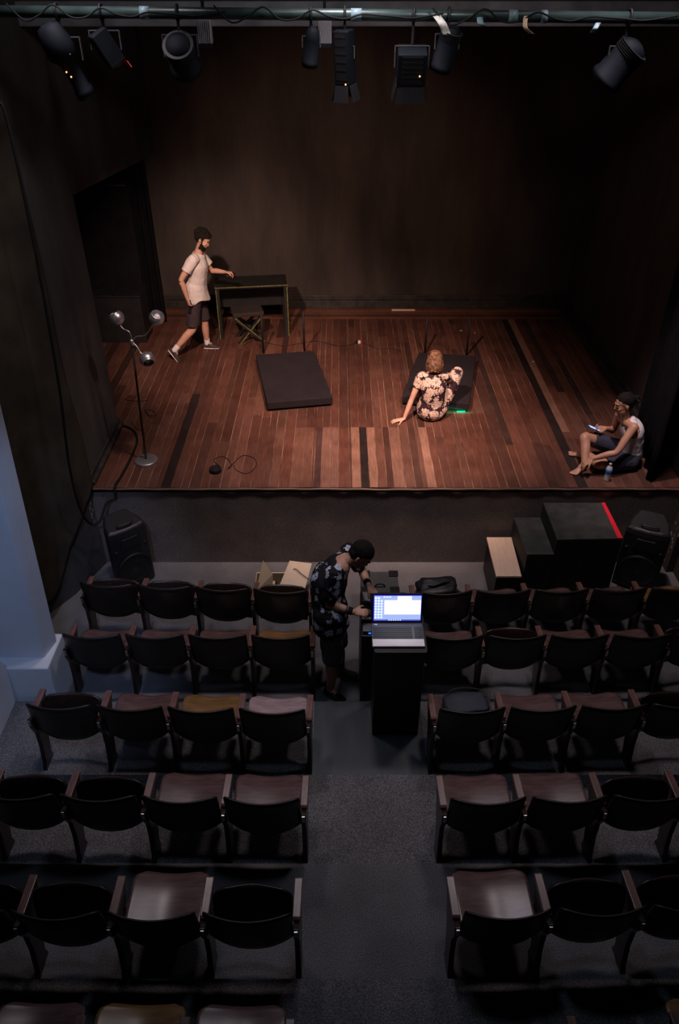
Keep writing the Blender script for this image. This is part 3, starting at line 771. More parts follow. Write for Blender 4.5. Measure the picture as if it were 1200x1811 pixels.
dbox(mb, 0, W_, -e, 0, H - 0.010, H + 0.001); dbox(mb, W_, W_ + e, -e, DP, H - 0.012, H + 0.001); dbox(mb, -e, 0, -e, DP, H - 0.012, H + 0.001)
dbox(mb, 0.006, 0.016, 0.002, 0.009, SZ, H - 0.03); dbox(mb, W_ - 0.018, W_ - 0.006, 0.002, 0.009, SZ, H - 0.03)
mb.build('edge_stripe', 'lime', dk)
# cross-legged stool in front of it
st = thing('folding_stool', 'black cross-legged stool with lime-edged legs in front of the desk', 'stool', (-1.25, 10.15, SZ))
s0, s1 = Vector((-1.52, 10.12, 0)), Vector((-1.06, 10.24, 0))
ux2 = (s1 - s0).normalized(); uy2 = Vector((-ux2.y, ux2.x, 0))
def sq(a, b, z): p = s0 + ux2 * a + uy2 * b; return Vector((p.x, p.y, z))
mb = MB(); mb.hexa([sq(0.02, -.02, 1.43), sq(0.46, -.02, 1.43), sq(0.46, .30, 1.43), sq(0.02, .30, 1.43), sq(0.02, -.02, 1.49), sq(0.46, -.02, 1.49), sq(0.46, .30, 1.49), sq(0.02, .30, 1.49)])
mb.build('seat', 'deck_edge', st, bevel=0.012)
for b in (0.0, 0.26):
    for (a0, a1) in ((0.02, 0.44), (0.44, 0.08)):
        off = 0 if a0 < a1 else 0.024
        p0, p1 = sq(a0, b + off, 1.43), sq(a1, b + off, SZ)
        dd = (p1 - p0).normalized(); sd = dd.cross(uy2).normalized() * 0.02
        mb = MB(); y = uy2 * 0.022
        mb.hexa([p1 - sd, p1 + sd, p1 + sd + y, p1 - sd + y, p0 - sd, p0 + sd, p0 + sd + y, p0 - sd + y])
        lg = mb.build('leg', 'black', st)
        if b == 0.0:
            mb = MB(); y2 = -uy2 * 0.004; s2 = sd * 0.32; o2 = sd * 0.65
            mb.hexa([p1 - s2 + o2, p1 + s2 + o2, p1 + s2 + o2 + y2, p1 - s2 + o2 + y2, p0 - s2 + o2, p0 + s2 + o2, p0 + s2 + o2 + y2, p0 - s2 + o2 + y2])
            mb.build('edge_stripe', 'lime', lg)

# chrome three-armed floor lamp
lx, ly = -2.13, 6.98
lampx = thing('floor_lamp', 'chrome floor lamp with three bendy arms and globe shades on the stage', 'floor lamp', (lx, ly, SZ))
MB().lathe([(0.02, 0.0), (0.122, 0.0), (0.126, 0.008), (0.122, 0.026), (0.11, 0.032), (0.02, 0.036)], (lx, ly, SZ), 40).build('base', 'chrome', lampx, smooth=True, bevel=0.001)
tp_ = V(233, 605, 7.0)
MB().tube([(lx, ly, SZ + .03), tp_], 0.011, 12, smooth=False).build('pole', 'black_metal', lampx, smooth=True)
MB().lathe([(0.008, -0.04), (0.022, -0.035), (0.022, 0.02), (0.012, 0.03)], tp_, 16).build('hub', 'chrome', lampx, smooth=True)
def lamp_arm(pts, head, dirv, rr=0.075):
    MB().tube([tp_] + pts + [head], 0.0065, 8).build('lamp_arm', 'chrome', lampx, smooth=True)
    M = Vector(dirv).to_track_quat('Z', 'Y').to_matrix()
    prof = [(0.012, -rr * 1.02)] + [(rr * math.cos(a), rr * math.sin(a)) for a in [R(-75 + 15 * k) for k in range(9)]] + [(rr * 0.80, rr * 0.60)] + [(rr * 0.90 * math.cos(a), rr * 0.90 * math.sin(a)) for a in [R(30 - 15 * k) for k in range(7)]]
    sh = MB().lathe(prof, head, 26, M).build('lamp_shade', 'chrome', lampx, smooth=True)
    MB().ball(Vector(head) + M @ Vector((0, 0, 0.005)), rr * 0.45, 14).build('bulb', 'bulb', sh, smooth=True)
MAT['bulb'] = mat('frosted_bulb', (0.7, 0.7, 0.72), 0.3, var=0.02)
lamp_arm([V(229, 588, 7.0), V(216, 580, 7.02)], V(206, 562, 7.05), (-0.4, 0.1, 0.7))
lamp_arm([V(240, 596, 6.98), V(258, 591, 6.95)], V(277, 562, 6.92), (0.35, -0.35, 0.8))
lamp_arm([V(241, 612, 6.98), V(250, 626, 6.95)], V(260, 635, 6.9), (0.35, -0.75, -0.5))

# tape roll, its loose cable, the little bits lying on the boards
t = thing('tape_roll', 'small round black roll lying on the boards near the stage edge', 'tape roll', (on(381, 832) + Vector((0, 0, 0))))
MB().lathe([(0.030, 0), (0.062, 0), (0.064, 0.006), (0.064, 0.040), (0.062, 0.046), (0.030, 0.046), (0.028, 0.040), (0.028, 0.006)], on(381, 834), 28).build('roll', 'rubber', t, smooth=True)
MB().lathe([(0.020, 0.002), (0.0275, 0.002), (0.0275, 0.044), (0.020, 0.044)], on(381, 834), 24).build('core', 'black_metal', t, smooth=True)
def cable(pix, r, label, name='power_cable', z=SZ, m='rubber', group=None, closed=False, lift=0):
    pts = [on(a, b, z) + Vector((0, 0, r + (lift if (i % 2) else 0))) for i, (a, b) in enumerate(pix)]
    return tag(MB().tube(pts, r, 7, closed=closed).build(name, m, smooth=True), label, 'cable', group)
cable([(390, 826), (378, 815), (390, 808), (402, 812), (409, 824), (402, 830), (412, 820), (430, 806), (450, 812), (452, 826), (436, 838), (418, 832), (412, 822)], 0.004, 'thin black cable loops lying right of the black roll')
cable([(232, 700), (222, 707), (244, 710), (262, 708)], 0.004, 'thin black cable end on the boards behind the lamp')
cable([(256, 722), (262, 734), (275, 735), (268, 726), (256, 728), (270, 740), (280, 730)], 0.004, 'small tangle of thin black wire right of the lamp pole')
cable([(232, 745), (240, 758), (254, 765), (257, 778), (252, 792), (255, 806)], 0.0035, 'thin wire trailing along the boards to the lamp base')
cable([(428, 612), (450, 602), (470, 606), (500, 612), (530, 608), (560, 604), (600, 612), (632, 607)], 0.004, 'thin cable lying behind the left deck towards the small plug')
cable([(640, 606), (670, 618), (690, 616), (708, 622)], 0.003, 'thin cable lying between the small plug and the right deck')
t = thing('plug', 'small black and white plug with a red spot between the decks', 'plug', on(634, 607))
p = on(634, 607)
MB().box(p.x - .05, p.x - .012, p.y - .02, p.y + .02, SZ, SZ + .035).build('plug_body', 'rubber', t, bevel=0.005)
MB().box(p.x - .012, p.x + .025, p.y - .02, p.y + .02, SZ, SZ + .04).build('white_block', 'gaffer', t, bevel=0.005)
MB().box(p.x + .025, p.x + .048, p.y - .02, p.y + .02, SZ, SZ + .035).build('red_end', 'red', t, bevel=0.005)
for px, py, w, lab in ((815, 585, .02, 'small white scrap of tape behind the right deck, nearer the posts'), (839, 589, .014, 'tiny white scrap behind the right deck, right of the posts'), (942, 640, .018, 'small pale scrap on the boards right of the right deck')):
    p = on(px, py); tag(MB().obox(p + Vector((0, 0, .003)), (w, w * .5, .002), rz=0.4).build('paper_scrap', 'gaffer'), lab, 'scrap', 'scraps on the stage boards')
p = on(247, 583)
tag(MB().obox(p + Vector((0, 0, .003)), (.035, .012, .002), rz=-0.2).build('paper_scrap', 'gaffer'), 'white scrap on the boards behind the chrome lamp', 'scrap', 'scraps on the stage boards')
p = V(700, 540, 11.50)
tag(MB().box(0.83, 1.20, 11.46, 11.50, SZ + .001, SZ + .02).build('wood_batten', 'pale_wood', bevel=0.003), 'pale wood batten lying along the back skirting', 'batten')

# water bottle
MAT['clear'] = mat('bottle_plastic', (0.80, 0.84, 0.88), 0.2, var=0.05, trans=0.35)
MAT['label_blue'] = mat('blue_label', (0.02, 0.16, 0.55), 0.4, var=0.3, scale=40)
bp_ = Vector((2.835, 6.60, SZ))
t = thing('water_bottle', 'small clear water bottle with a blue label standing beside the seated person', 'bottle', bp_)
MB().lathe([(0.02, 0.0), (0.031, 0.004), (0.033, 0.02), (0.030, 0.035), (0.033, 0.05), (0.030, 0.065), (0.033, 0.08), (0.032, 0.15), (0.028, 0.168), (0.014, 0.188), (0.0125, 0.198)], bp_, 26).build('bottle_body', 'clear', t, smooth=True)
MB().lathe([(0.0335, 0.095), (0.0343, 0.096), (0.0343, 0.142), (0.0335, 0.143)], bp_, 26).build('label', 'label_blue', t, smooth=True)
MB().lathe([(0.002, 0.198), (0.0155, 0.198), (0.0155, 0.214), (0.002, 0.216)], bp_, 20).build('cap', 'ribbed', t, smooth=True)

# thick black cable looping over the stage corner
pts = [V(-4, 185, 6.0), V(12, 210, 6.0), V(60, 430, 6.0), V(104, 680, 5.95), V(122, 820, 5.92), V(140, 895, 5.97), V(158, 925, 6.10), V(176, 922, 6.16), V(188, 890, 6.30), V(206, 850, 6.46) ]
pts = pts[:-1] + [Vector((-2.35, 6.39, 0.94)), Vector((-2.34, 6.44, 1.058)), on(214, 845) + Vector((0, 0, .015)), on(230, 815) + Vector((0, 0, .015)), on(242, 785) + Vector((0, 0, .015)), on(240, 768) + Vector((0, 0, .015)), on(228, 758) + Vector((0, 0, .015)), on(212, 753) + Vector((0, 0, .015))]
tag(MB().tube(pts, 0.013, 8).build('thick_cable', 'rubber', smooth=True), 'thick black cable hanging down the left wall and over the stage corner', 'cable')

# ================================================================ IN FRONT OF THE STAGE
MAT['speaker'] = mat('speaker_black_plastic', (0.014, 0.014, 0.016), 0.45, var=0.2, scale=30)
MAT['grille'] = mat('speaker_grille', (0.007, 0.007, 0.008), 0.6, var=0.3, scale=200)
MAT['blue_badge'] = mat('blue_badge', (0.02, 0.05, 0.35), 0.4, var=0.1, emit=((0.05, 0.12, 0.8), 0.12))
def speaker(cx, cy, w, h, dp, rz, label):
    """plastic PA box: tapered sides, sloped top with a handle, baffle towards its local -y"""
    M = Matrix.Rotation(rz, 3, 'Z'); o = Vector((cx, cy, 0))
    root = thing('loudspeaker', label, 'speaker', o)
    def q(x, y, z): return o + M @ Vector((x, y, z))
    # plan: wide curved front, narrower back
    plan = [(-w / 2, -dp * .42), (-w * .3, -dp * .49), (0, -dp * .52), (w * .3, -dp * .49), (w / 2, -dp * .42), (w * .46, 0), (w * .30, dp * .5), (-w * .30, dp * .5), (-w * .46, 0)]
    n = len(plan); rings = [(0.0, 0.93, 0), (0.03, 1.0, 0), (h - 0.07, 1.0, 0), (h - 0.02, 0.95, 0.0), (h, 0.86, 0)]
    vs = [q(a * s, b * s, z + (0.05 * (b / dp) if z > h * .5 else 0)) for z, s, _ in rings for a, b in plan]
    fs = [(i * n + k, i * n + (k + 1) % n, (i + 1) * n + (k + 1) % n, (i + 1) * n + k) for i in range(len(rings) - 1) for k in range(n)]
    fs += [tuple(range(n))[::-1], tuple(range((len(rings) - 1) * n, len(rings) * n))]
    MB().add(vs, fs).build('cabinet', 'speaker', root, bevel=0.012, seg=3)
    F = -dp * .52
    Mx = M @ Matrix.Rotation(R(90), 3, 'X')
    MB().lathe([(0.0, 0.004), (0.05, 0.006), (0.12, 0.02), (w * .40, 0.012), (w * .42, 0.02), (w * .44, 0.014), (w * .44, -0.01), (0.0, -0.01)][::-1], q(0, F + .004, h * .33), 36, Mx).build('woofer', 'grille', root, smooth=True)
    def arc(z, rr, a0, a1, y): return [q(rr * math.cos(R(a0 + (a1 - a0) * k / 12)), y, z + rr * math.sin(R(a0 + (a1 - a0) * k / 12))) for k in range(13)]
    MB().tube(arc(h * .33, w * .45, 20, 160, F - .006), 0.006, 8).build('woofer_rim', 'speaker', root, smooth=True)
    MB().box(0, 0, 0, 0, 0, 0)
    hp = [(-w * .28, h * .68), (w * .28, h * .68), (w * .20, h * .84), (-w * .20, h * .84)]
    MB().add([q(a, F - .010, z) for a, z in hp] + [q(a, F + .02, z) for a, z in hp], [(0, 1, 2, 3), (7, 6, 5, 4), (0, 4, 5, 1), (1, 5, 6, 2), (2, 6, 7, 3), (3, 7, 4, 0)]).build('horn', 'grille', root, bevel=0.004)
    for a in (-w * .38, w * .38):
        MB().ball(q(a, F + .02, h * .66), 0.02, 10).build('knob', 'black_metal', root, smooth=True)
    MB().tube([q(-w * .2, F + .07, h + .004), q(-w * .12, F + .05, h + .012), q(w * .12, F + .05, h + .012), q(w * .2, F + .07, h + .004)], 0.010, 8).build('handle', 'speaker', root, smooth=True)
    MB().add([q(-.045, F - .004, .105), q(.045, F - .004, .105), q(.045, F - .004, .135), q(-.045, F - .004, .135), q(-.045, F + .02, .105), q(.045, F + .02, .105), q(.045, F + .02, .135), q(-.045, F + .02, .135)],
             [(0, 1, 2, 3), (7, 6, 5, 4), (0, 4, 5, 1), (1, 5, 6, 2), (2, 6, 7, 3), (3, 7, 4, 0)]).build('badge', 'blue_badge', root)
    return root
speaker(-2.27, 6.19, 0.42, 0.80, 0.32, R(38), 'black loudspeaker with a blue badge on the floor left of the stage')
speaker(3.22, 6.17, 0.44, 0.80, 0.34, R(-24), 'black loudspeaker standing beside the black step box')

# open cardboard box with flaps
cb = thing('cardboard_box', 'open cardboard box with its flaps spread on the floor before the stage', 'box', (-0.62, 6.05, 0))
x0, x1, y0, y1 = -0.88, -0.38, 5.72, 6.02
zt = V(490, 1013, y1).z
MB().box(x0, x1, y0, y1, 0, 0.01).build('bottom', 'cardboard', cb)
for nm, bx in (('side_panel', (x0, x0 + .006, y0, y1, .01, zt)), ('side_panel', (x1 - .006, x1, y0, y1, .01, zt)), ('side_panel', (x0 + .006, x1 - .006, y0, y0 + .006, .01, zt)), ('side_panel', (x0 + .006, x1 - .006, y1 - .006, y1, .01, zt))):
    MB().box(*bx).build(nm, 'cardboard', cb)
def flap(a, b, c, d_, m):
    a, b, c, d_ = map(Vector, (a, b, c, d_)); nn = (b - a).cross(d_ - a).normalized() * 0.005
    MB().hexa([a, b, c, d_, a + nn, b + nn, c + nn, d_ + nn]).build('flap', m, cb)
flap(V(482, 1066, 5.715), V(452, 1046, 5.70), V(465, 991, 5.88), V(482, 1016, 5.80), 'cardboard')
flap((x1 - .26, y0, zt + .012), (x1 + .02, y0, zt + .012), V(551, 997, 6.10), V(512, 992, 6.10), 'card_pale')
flap((x0, y1, zt), (x1, y1, zt), (x1 - .02, y1 + .05, zt - .10), (x0 + .02, y1 + .05, zt - .10), 'card_pale')
cc = thing('electronic_device', 'small dark device lying inside the open cardboard box', 'device', (-0.71, 5.88, .011))
MB().box(-.78, -.66, 5.80, 5.94, .011, zt - .03).build('device_body', 'rubber', cc, bevel=0.008)
MB().box(-.765, -.675, 5.84, 5.92, zt - .029, zt - .024).build('rim', 'cardboard', cc, bevel=0.001)
tag(MB().tube([V(513, 1012, 6.0) , V(522, 1006, 5.98), V(533, 1015, 5.92), V(545, 1024, 5.86), V(551, 1028, 5.8)], 0.004, 6).build('thin_cable', 'rubber', smooth=True), 'thin dark cable lying over the pale flap of the cardboard box', 'cable')

# flight case
MAT['case_grey'] = mat('case_dark_grey', (0.060, 0.060, 0.064), 0.5, var=0.15)
fc = thing('flight_case', 'dark grey equipment case with black corner caps behind the lectern', 'case', (0.43, 5.75, 0))
MB().box(0.22, 0.60, 5.56, 5.90, 0.02, 0.35).build('case_body', 'case_grey', fc, bevel=0.008)
for x in (0.555, 0.265):
    for y in (5.855, 5.605):
        MB().box(x - .045, x + .050, y - .040, y + .050, 0.352, 0.362).build('corner_cap', 'black_metal', fc, bevel=0.004)
        MB().box(x - .03, x + .03, y - .03, y + .03, 0.0, 0.02).build('foot', 'rubber', fc)
MB().tube([(0.36, 5.66, .352), (0.38, 5.66, .385), (0.44, 5.66, .385), (0.46, 5.66, .352)], 0.008, 8).build('handle', 'black_metal', fc, smooth=True)

# pine-topped bench, step box, red marking
bn = thing('pine_bench', 'narrow bench with a bare pine top beside the black step box', 'bench', (1.9, 6.2, 0))
BH = V(861, 950, 6.38).z
q = [G(877, 1019, BH), G(922, 1019, BH), G(904, 950, BH), G(860, 950, BH)]
MB().hexa([Vector((p.x, p.y, BH - .025)) for p in q] + q).build('bench_top', 'pale_wood', bn, bevel=0.003)
cen = sum(q, Vector()) / 4; qi = [p.lerp(cen, 0.05) for p in q]
MB().hexa([Vector((p.x, p.y, 0.0)) for p in qi] + [Vector((p.x, p.y, BH - .0255)) for p in qi]).build('bench_base', 'black', bn, bevel=0.004)
MAT['step'] = mat('step_black_paint', (0.040, 0.040, 0.038), 0.55, var=0.4, scale=7, bump=0.15, bscale=20)
MAT['step_side'] = mat('step_black_side', (0.010, 0.010, 0.011), 0.7, var=0.3)
H2 = V(1000, 889, 6.44).z
c4 = [G(985, 954, H2), G(1101, 952, H2), G(1068, 889, H2), G(960, 889, H2)]
sb = thing('step_box', 'black two-level step box with a red edge stripe before the stage', 'step unit', (2.55, 6.15, 0))
def extr(c4, z0, z1, name, m, parent, **k): return MB().hexa([Vector((p.x, p.y, z0)) for p in c4] + [Vector((p.x, p.y, z1)) for p in c4]).build(name, m, parent, **k)
extr(c4, 0, H2 - .02, 'high_block', 'step_side', sb); extr(c4, H2 - .0195, H2, 'high_top', 'step', sb, bevel=0.004)
H1 = V(930, 915, 6.42).z
c5 = [G(932, 980, H1), G(979, 980, H1), G(955, 915, H1), G(908, 915, H1)]
c5[1] = Vector((c4[0].x - .004, c5[1].y, H1)); c5[2] = Vector((c4[3].x - .004, c5[2].y, H1))
extr(c5, 0, H1 - .02, 'low_block', 'step_side', sb); extr(c5, H1 - .0195, H1, 'low_top', 'step', sb, bevel=0.004)
r4 = [G(1092, 952, H2 + .001), G(1101, 952, H2 + .001), G(1069, 889, H2 + .001), G(1063, 889, H2 + .001)]
MAT['red_tape'] = mat('red_gloss_tape', (0.85, 0.02, 0.04), 0.4, var=0.1)
extr(r4, H2 + .0006, H2 + .003, 'red_stripe', 'red_tape', sb)

# lectern, laptop, side cabinet
lc = thing('lectern', 'tall narrow black stand in the aisle carrying the laptop', 'lectern', (0.47, 4.2, 0.108))
MAT['lectern'] = mat('lectern_black_paint', (0.008, 0.008, 0.010), 0.45, var=0.2)
MB().box(0.278, 0.668, 4.037, 4.39, 0.108, 1.144).build('body', 'lectern', lc, bevel=0.004)
MB().box(0.266, 0.680, 4.012, 4.41, 1.145, 1.165).build('top', 'lectern', lc, bevel=0.004)
MB().box(0.275, 0.672, 4.002, 4.0115, 1.139, 1.161).build('ledge', 'case_grey', lc, bevel=0.002)
LZ = 1.1655
MAT['silver'] = mat('silver_palmrest', (0.85, 0.80, 0.82), 0.35, 0.1, var=0.03)
MAT['keys'] = mat('black_keys', (0.035, 0.035, 0.042), 0.45, var=0.2)
MAT['keybed'] = mat('keyboard_deck_grey', (0.10, 0.10, 0.12), 0.4, var=0.1)
LX, LY = 0.253, 4.040
lp = thing('laptop', 'open laptop with a bright screen standing on the black lectern', 'laptop', (0.46, 4.18, LZ))
MB().box(LX, LX + .410, LY, LY + .258, LZ, LZ + .018).build('base', 'keybed', lp, bevel=0.006)
MB().box(LX + .004, LX + .406, LY + .004, LY + .080, LZ + .0182, LZ + .0196).build('palm_rest', 'silver', lp, bevel=0.002)
MB().box(LX + .105, LX + .190, LY + .013, LY + .071, LZ + .0198, LZ + .0204).build('touchpad', 'silver', lp)
for nm, c0, c1 in (('keyboard', 0, 15), ('number_pad', 16, 19)):
    mb = MB(); kx = LX + .013 + c0 * .0204
    mb.box(kx - .003, LX + .013 + c1 * .0204, LY + .086, LY + .219, LZ + .0181, LZ + .0186)
    for r in range(6):
        for c in range(c0, c1):
            x = LX + .013 + c * .0204; y = LY + .089 + r * .0215
            if r == 0 and 4 <= c <= 9: 
                if c == 4: mb.box(x, x + .119, y, y + .0178, LZ + .0184, LZ + .0205)
                continue
            mb.box(x, x + .0172, y, y + .0178, LZ + .0184, LZ + .0205)
    mb.build(nm, 'keys', lp)
MB().box(LX + .022, LX + .048, LY + .236, LY + .247, LZ + .0182, LZ + .0192).build('power_button', 'silver', lp)
th = R(12); hz = LZ + 0.018; hy = LY + .262
def sc(u, v, off=0.0):
    x = LX + .004 + 0.402 * u; s = 0.268 * v
    return Vector((x, hy + s * math.sin(th) + off * -math.cos(th), hz + s * math.cos(th) + off * math.sin(th)))
def quad_slab(u0, u1, v0, v1, o0, o1): 
    return MB().hexa([sc(u0, v0, o1), sc(u1, v0, o1), sc(u1, v1, o1), sc(u0, v1, o1), sc(u0, v0, o0), sc(u1, v0, o0), sc(u1, v1, o0), sc(u0, v1, o0)])
quad_slab(0, 1, 0, 1, -0.010, 0.0).build('screen_lid', 'black', lp, bevel=0.004)
def emis(name, col, s): 
    m, N_, L_, P_ = new_mat(name); P_.inputs['Base Color'].default_value = (0.01, 0.01, 0.01, 1); P_.inputs['Emission Color'].default_value = (*col, 1); P_.inputs['Emission Strength'].default_value = s; return m
MAT['scr_bg'] = emis('screen_blue_background', (0.42, 0.54, 1.0), 0.95); MAT['scr_white'] = emis('screen_white_window', (0.97, 0.98, 1), 1.5)
MAT['scr_edge'] = emis('screen_deep_blue', (0.03, 0.02, 0.75), 0.6); MAT['scr_bar'] = emis('screen_task_bar', (0.10, 0.13, 0.75), 0.9); MAT['scr_icon'] = emis('screen_icons', (0.80, 0.92, 1.0), 1.2)
scn = quad_slab(.025, .975, .065, .955, 0.0002, 0.0012).build('screen', 'scr_edge', lp)
quad_slab(.045, .965, .115, .925, 0.0014, 0.0018).build('desktop', 'scr_bg', scn)
quad_slab(.245, .962, .295, .775, 0.0020, 0.0024).build('open_window', 'scr_white', scn); quad_slab(.50, .775, .775, .915, 0.0020, 0.0024).build('open_window', 'scr_white', scn)
quad_slab(.045, .965, .072, .114, 0.0014, 0.0018).build('task_bar', 'scr_bar', scn)
for c in range(3):
    for r in range(8):
        if c == 2 and r > 6: continue
        a = .055 + c * .058; b = .16 + r * .094
        quad_slab(a, a + .038, b, b + .060, 0.0020, 0.0023).build('desktop_icon', 'scr_icon', scn)
for c in range(3, 6):
    quad_slab(.06 + c * .055, .095 + c * .055, .87, .91, 0.0020, 0.0023).build('desktop_icon', 'scr_icon', scn)
for c in range(6):
    quad_slab(.33 + c * .045, .357 + c * .045, .080, .108, 0.0020, 0.0023).build('task_bar_icon', 'scr_icon', scn)
# side cabinet with gear
sc_ = thing('equipment_cabinet', 'low black equipment cabinet standing left of the lectern', 'cabinet', (0.2, 4.7, 0))
MB().box(0.185, 0.278, 4.47, 5.02, 0, 0.86).build('body', 'lectern', sc_, bevel=0.005)
MB().box(0.28, 0.60, 4.60, 5.02, 0, 0.86).build('body', 'lectern', sc_, bevel=0.005)
mx_ = thing('mixing_console', 'small dark sound mixer lying on the black cabinet beside the laptop', 'mixer', (0.23, 4.7, .861))
MB().box(0.19, 0.275, 4.62, 4.98, .861, .91).build('console_body', 'case_grey', mx_, bevel=0.006)
for k in range(6): MB().lathe([(0.004, 0), (0.011, 0), (0.009, .012), (0.003, .013)], (0.21 + .04 * (k % 2), 4.66 + .05 * (k // 2), .9105), 12).build('knob', 'black_metal', mx_, smooth=True)
MB().box(0.20, 0.265, 4.84, 4.96, .9105, .918).build('panel', 'ribbed', mx_, bevel=0.002)
bx_ = thing('interface_box', 'small grey device on the cabinet near the person\'s hand', 'device', (0.23, 4.53, .861))
MB().box(0.195, 0.27, 4.49, 4.59, .861, .90).build('device_body', 'keybed', bx_, bevel=0.005)
MAT['blue_led'] = emis('blue_led', (0.02, 0.15, 1.0), 2.0)
MB().box(0.245, 0.265, 4.484, 4.4895, .872, .882).build('indicator_light', 'blue_led', bx_)

# bags on the seats
MAT['bag'] = mat('black_nylon', (0.012, 0.012, 0.015), 0.5, var=0.3, scale=20, bump=0.5, bscale=25)
MAT['cushion'] = mat('blue_black_canvas', (0.025, 0.032, 0.045), 0.7, var=0.2, bump=0.3, bscale=60)
def blob(name, m, c, r, rz, label, cat, rough_=0.12, seed=0):
    mb = MB(); M = Matrix.Rotation(rz, 3, 'Z'); mb.ball((0, 0, 0), 1, 32); vs = []
    for p in mb.v:
        e_ = 0.6; q = Vector((math.copysign(abs(p.x) ** e_, p.x) * r[0], math.copysign(abs(p.y) ** e_, p.y) * r[1], math.copysign(abs(p.z) ** 0.8, p.z) * r[2]))
        q *= 1 + rough_ * noise.noise(p * 2.3 + Vector((seed, 0, 0)))
        vs.append(Vector(c) + M @ q)
    mb.v = vs
    return mb, name
root = thing('backpack', 'black nylon bag lying on the front-row seat right of the laptop', 'bag', (0.97, 5.42, 0.53))
mb, _ = blob('x', 'bag', (0.95, 5.42, 0.535), (0.20, 0.13, 0.085), 0.1, '', '', 0.25, 2); mb.build('bag_body', 'bag', root, smooth=True)
MB().tube([(0.84, 5.40, 0.59), (0.90, 5.36, 0.635), (1.00, 5.40, 0.64), (1.10, 5.46, 0.59)], 0.011, 8).build('strap', 'bag', root, smooth=True)
root = thing('bag', 'flat dark blue-black bag lying on the third-row aisle seat, right block', 'bag', (1.0, 3.98, 0.545))
def bag_pt(u, v):
    a = u * 2 * math.pi; k = v
    return (0, 0, 0)
mb, _ = blob('x', 'cushion', (1.02, 3.97, 0.60), (0.185, 0.115, 0.036), 0.12, '', '', 0.15, 5); mb.build('bag_body', 'cushion', root, smooth=True)
MB().tube([(0.85, 3.95, .60), (0.90, 4.06, .645), (1.05, 4.09, .65), (1.18, 4.06, .635), (1.205, 3.98, .60)], 0.005, 6).build('piping', 'bag', root, smooth=True)
root = thing('bag', 'black bag lying on the folded second-row seat, right block', 'bag', (1.53, 4.75, 0.4)) if False else None
# ================================================================ PEOPLE
DG = bpy.context.evaluated_depsgraph_get
def remesh(mb, voxel, smooth_it=4):
    """one continuous closed skin round all the overlapping forms in mb"""
    me = bpy.data.meshes.new('tmp'); me.from_pydata([tuple(p) for p in mb.v], [], mb.f); me.update()
    o = bpy.data.objects.new('tmp', me); COL.objects.link(o)
    r = o.modifiers.new('r', 'REMESH'); r.mode = 'VOXEL'; r.voxel_size = voxel
    s = o.modifiers.new('s', 'SMOOTH'); s.factor = 0.5; s.iterations = smooth_it
    bpy.context.view_layer.update()
    ev = o.evaluated_get(bpy.context.evaluated_depsgraph_get()); m2 = ev.to_mesh()
    vs = [v.co.copy() for v in m2.vertices]; ns = [v.normal.copy() for v in m2.vertices]; fs = [tuple(p.vertices) for p in m2.polygons]
    ev.to_mesh_clear(); bpy.data.objects.remove(o); bpy.data.meshes.remove(me)
    return vs, ns, fs
def garment(pieces, name, m, parent, voxel=0.007, it=4, **k):
    """one cloth object cut from several forms: (forms, keep) pairs"""
    out = MB()
    for mb, kp in pieces:
        b = skin(mb, None, None, None, voxel, it, keep=kp, raw=True, **k); out.add(b.v, b.f)
    return out.build(name, m, parent, smooth=True)
def skin(mb, name, m, parent, voxel=0.006, it=4, keep=None, wrinkle=0.0, wscale=9.0, thick=0.0, raw=False):
    vs, ns, fs = remesh(mb, voxel, it)
    if wrinkle:
        out = []
        for p, n_ in zip(vs, ns):
            k = noise.noise(Vector((p.x, p.y, p.z * 0.55)) * wscale) + 0.5 * noise.noise(p * wscale * 2.3)
            out.append(p + n_ * wrinkle * k)
        vs = out
    if keep:
        ok = [keep(p) for p in vs]; fs = [f for f in fs if all(ok[i] for i in f)]
        used = sorted({i for f in fs for i in f}); mp_ = {a: b for b, a in enumerate(used)}
        ns = [ns[i] for i in used]; vs = [vs[i] for i in used]; fs = [tuple(mp_[i] for i in f) for f in fs]
        th = thick or 0.004; n0 = len(vs)
        edge = {}
        for f in fs:
            for a, b in zip(f, f[1:] + f[:1]): edge[(a, b)] = edge.get((a, b), 0) + 1
        rim = [(a, b) for (a, b) in edge if (b, a) not in edge]
        inner = [p - n_ * th for p, n_ in zip(vs, ns)]
        fs = fs + [tuple(i + n0 for i in reversed(f)) for f in fs] + [(b, a, a + n0, b + n0) for a, b in rim]
        vs = vs + inner
    b = MB(); b.v = vs; b.f = fs
    if raw: return b
    return b.build(name, m, parent, smooth=True)

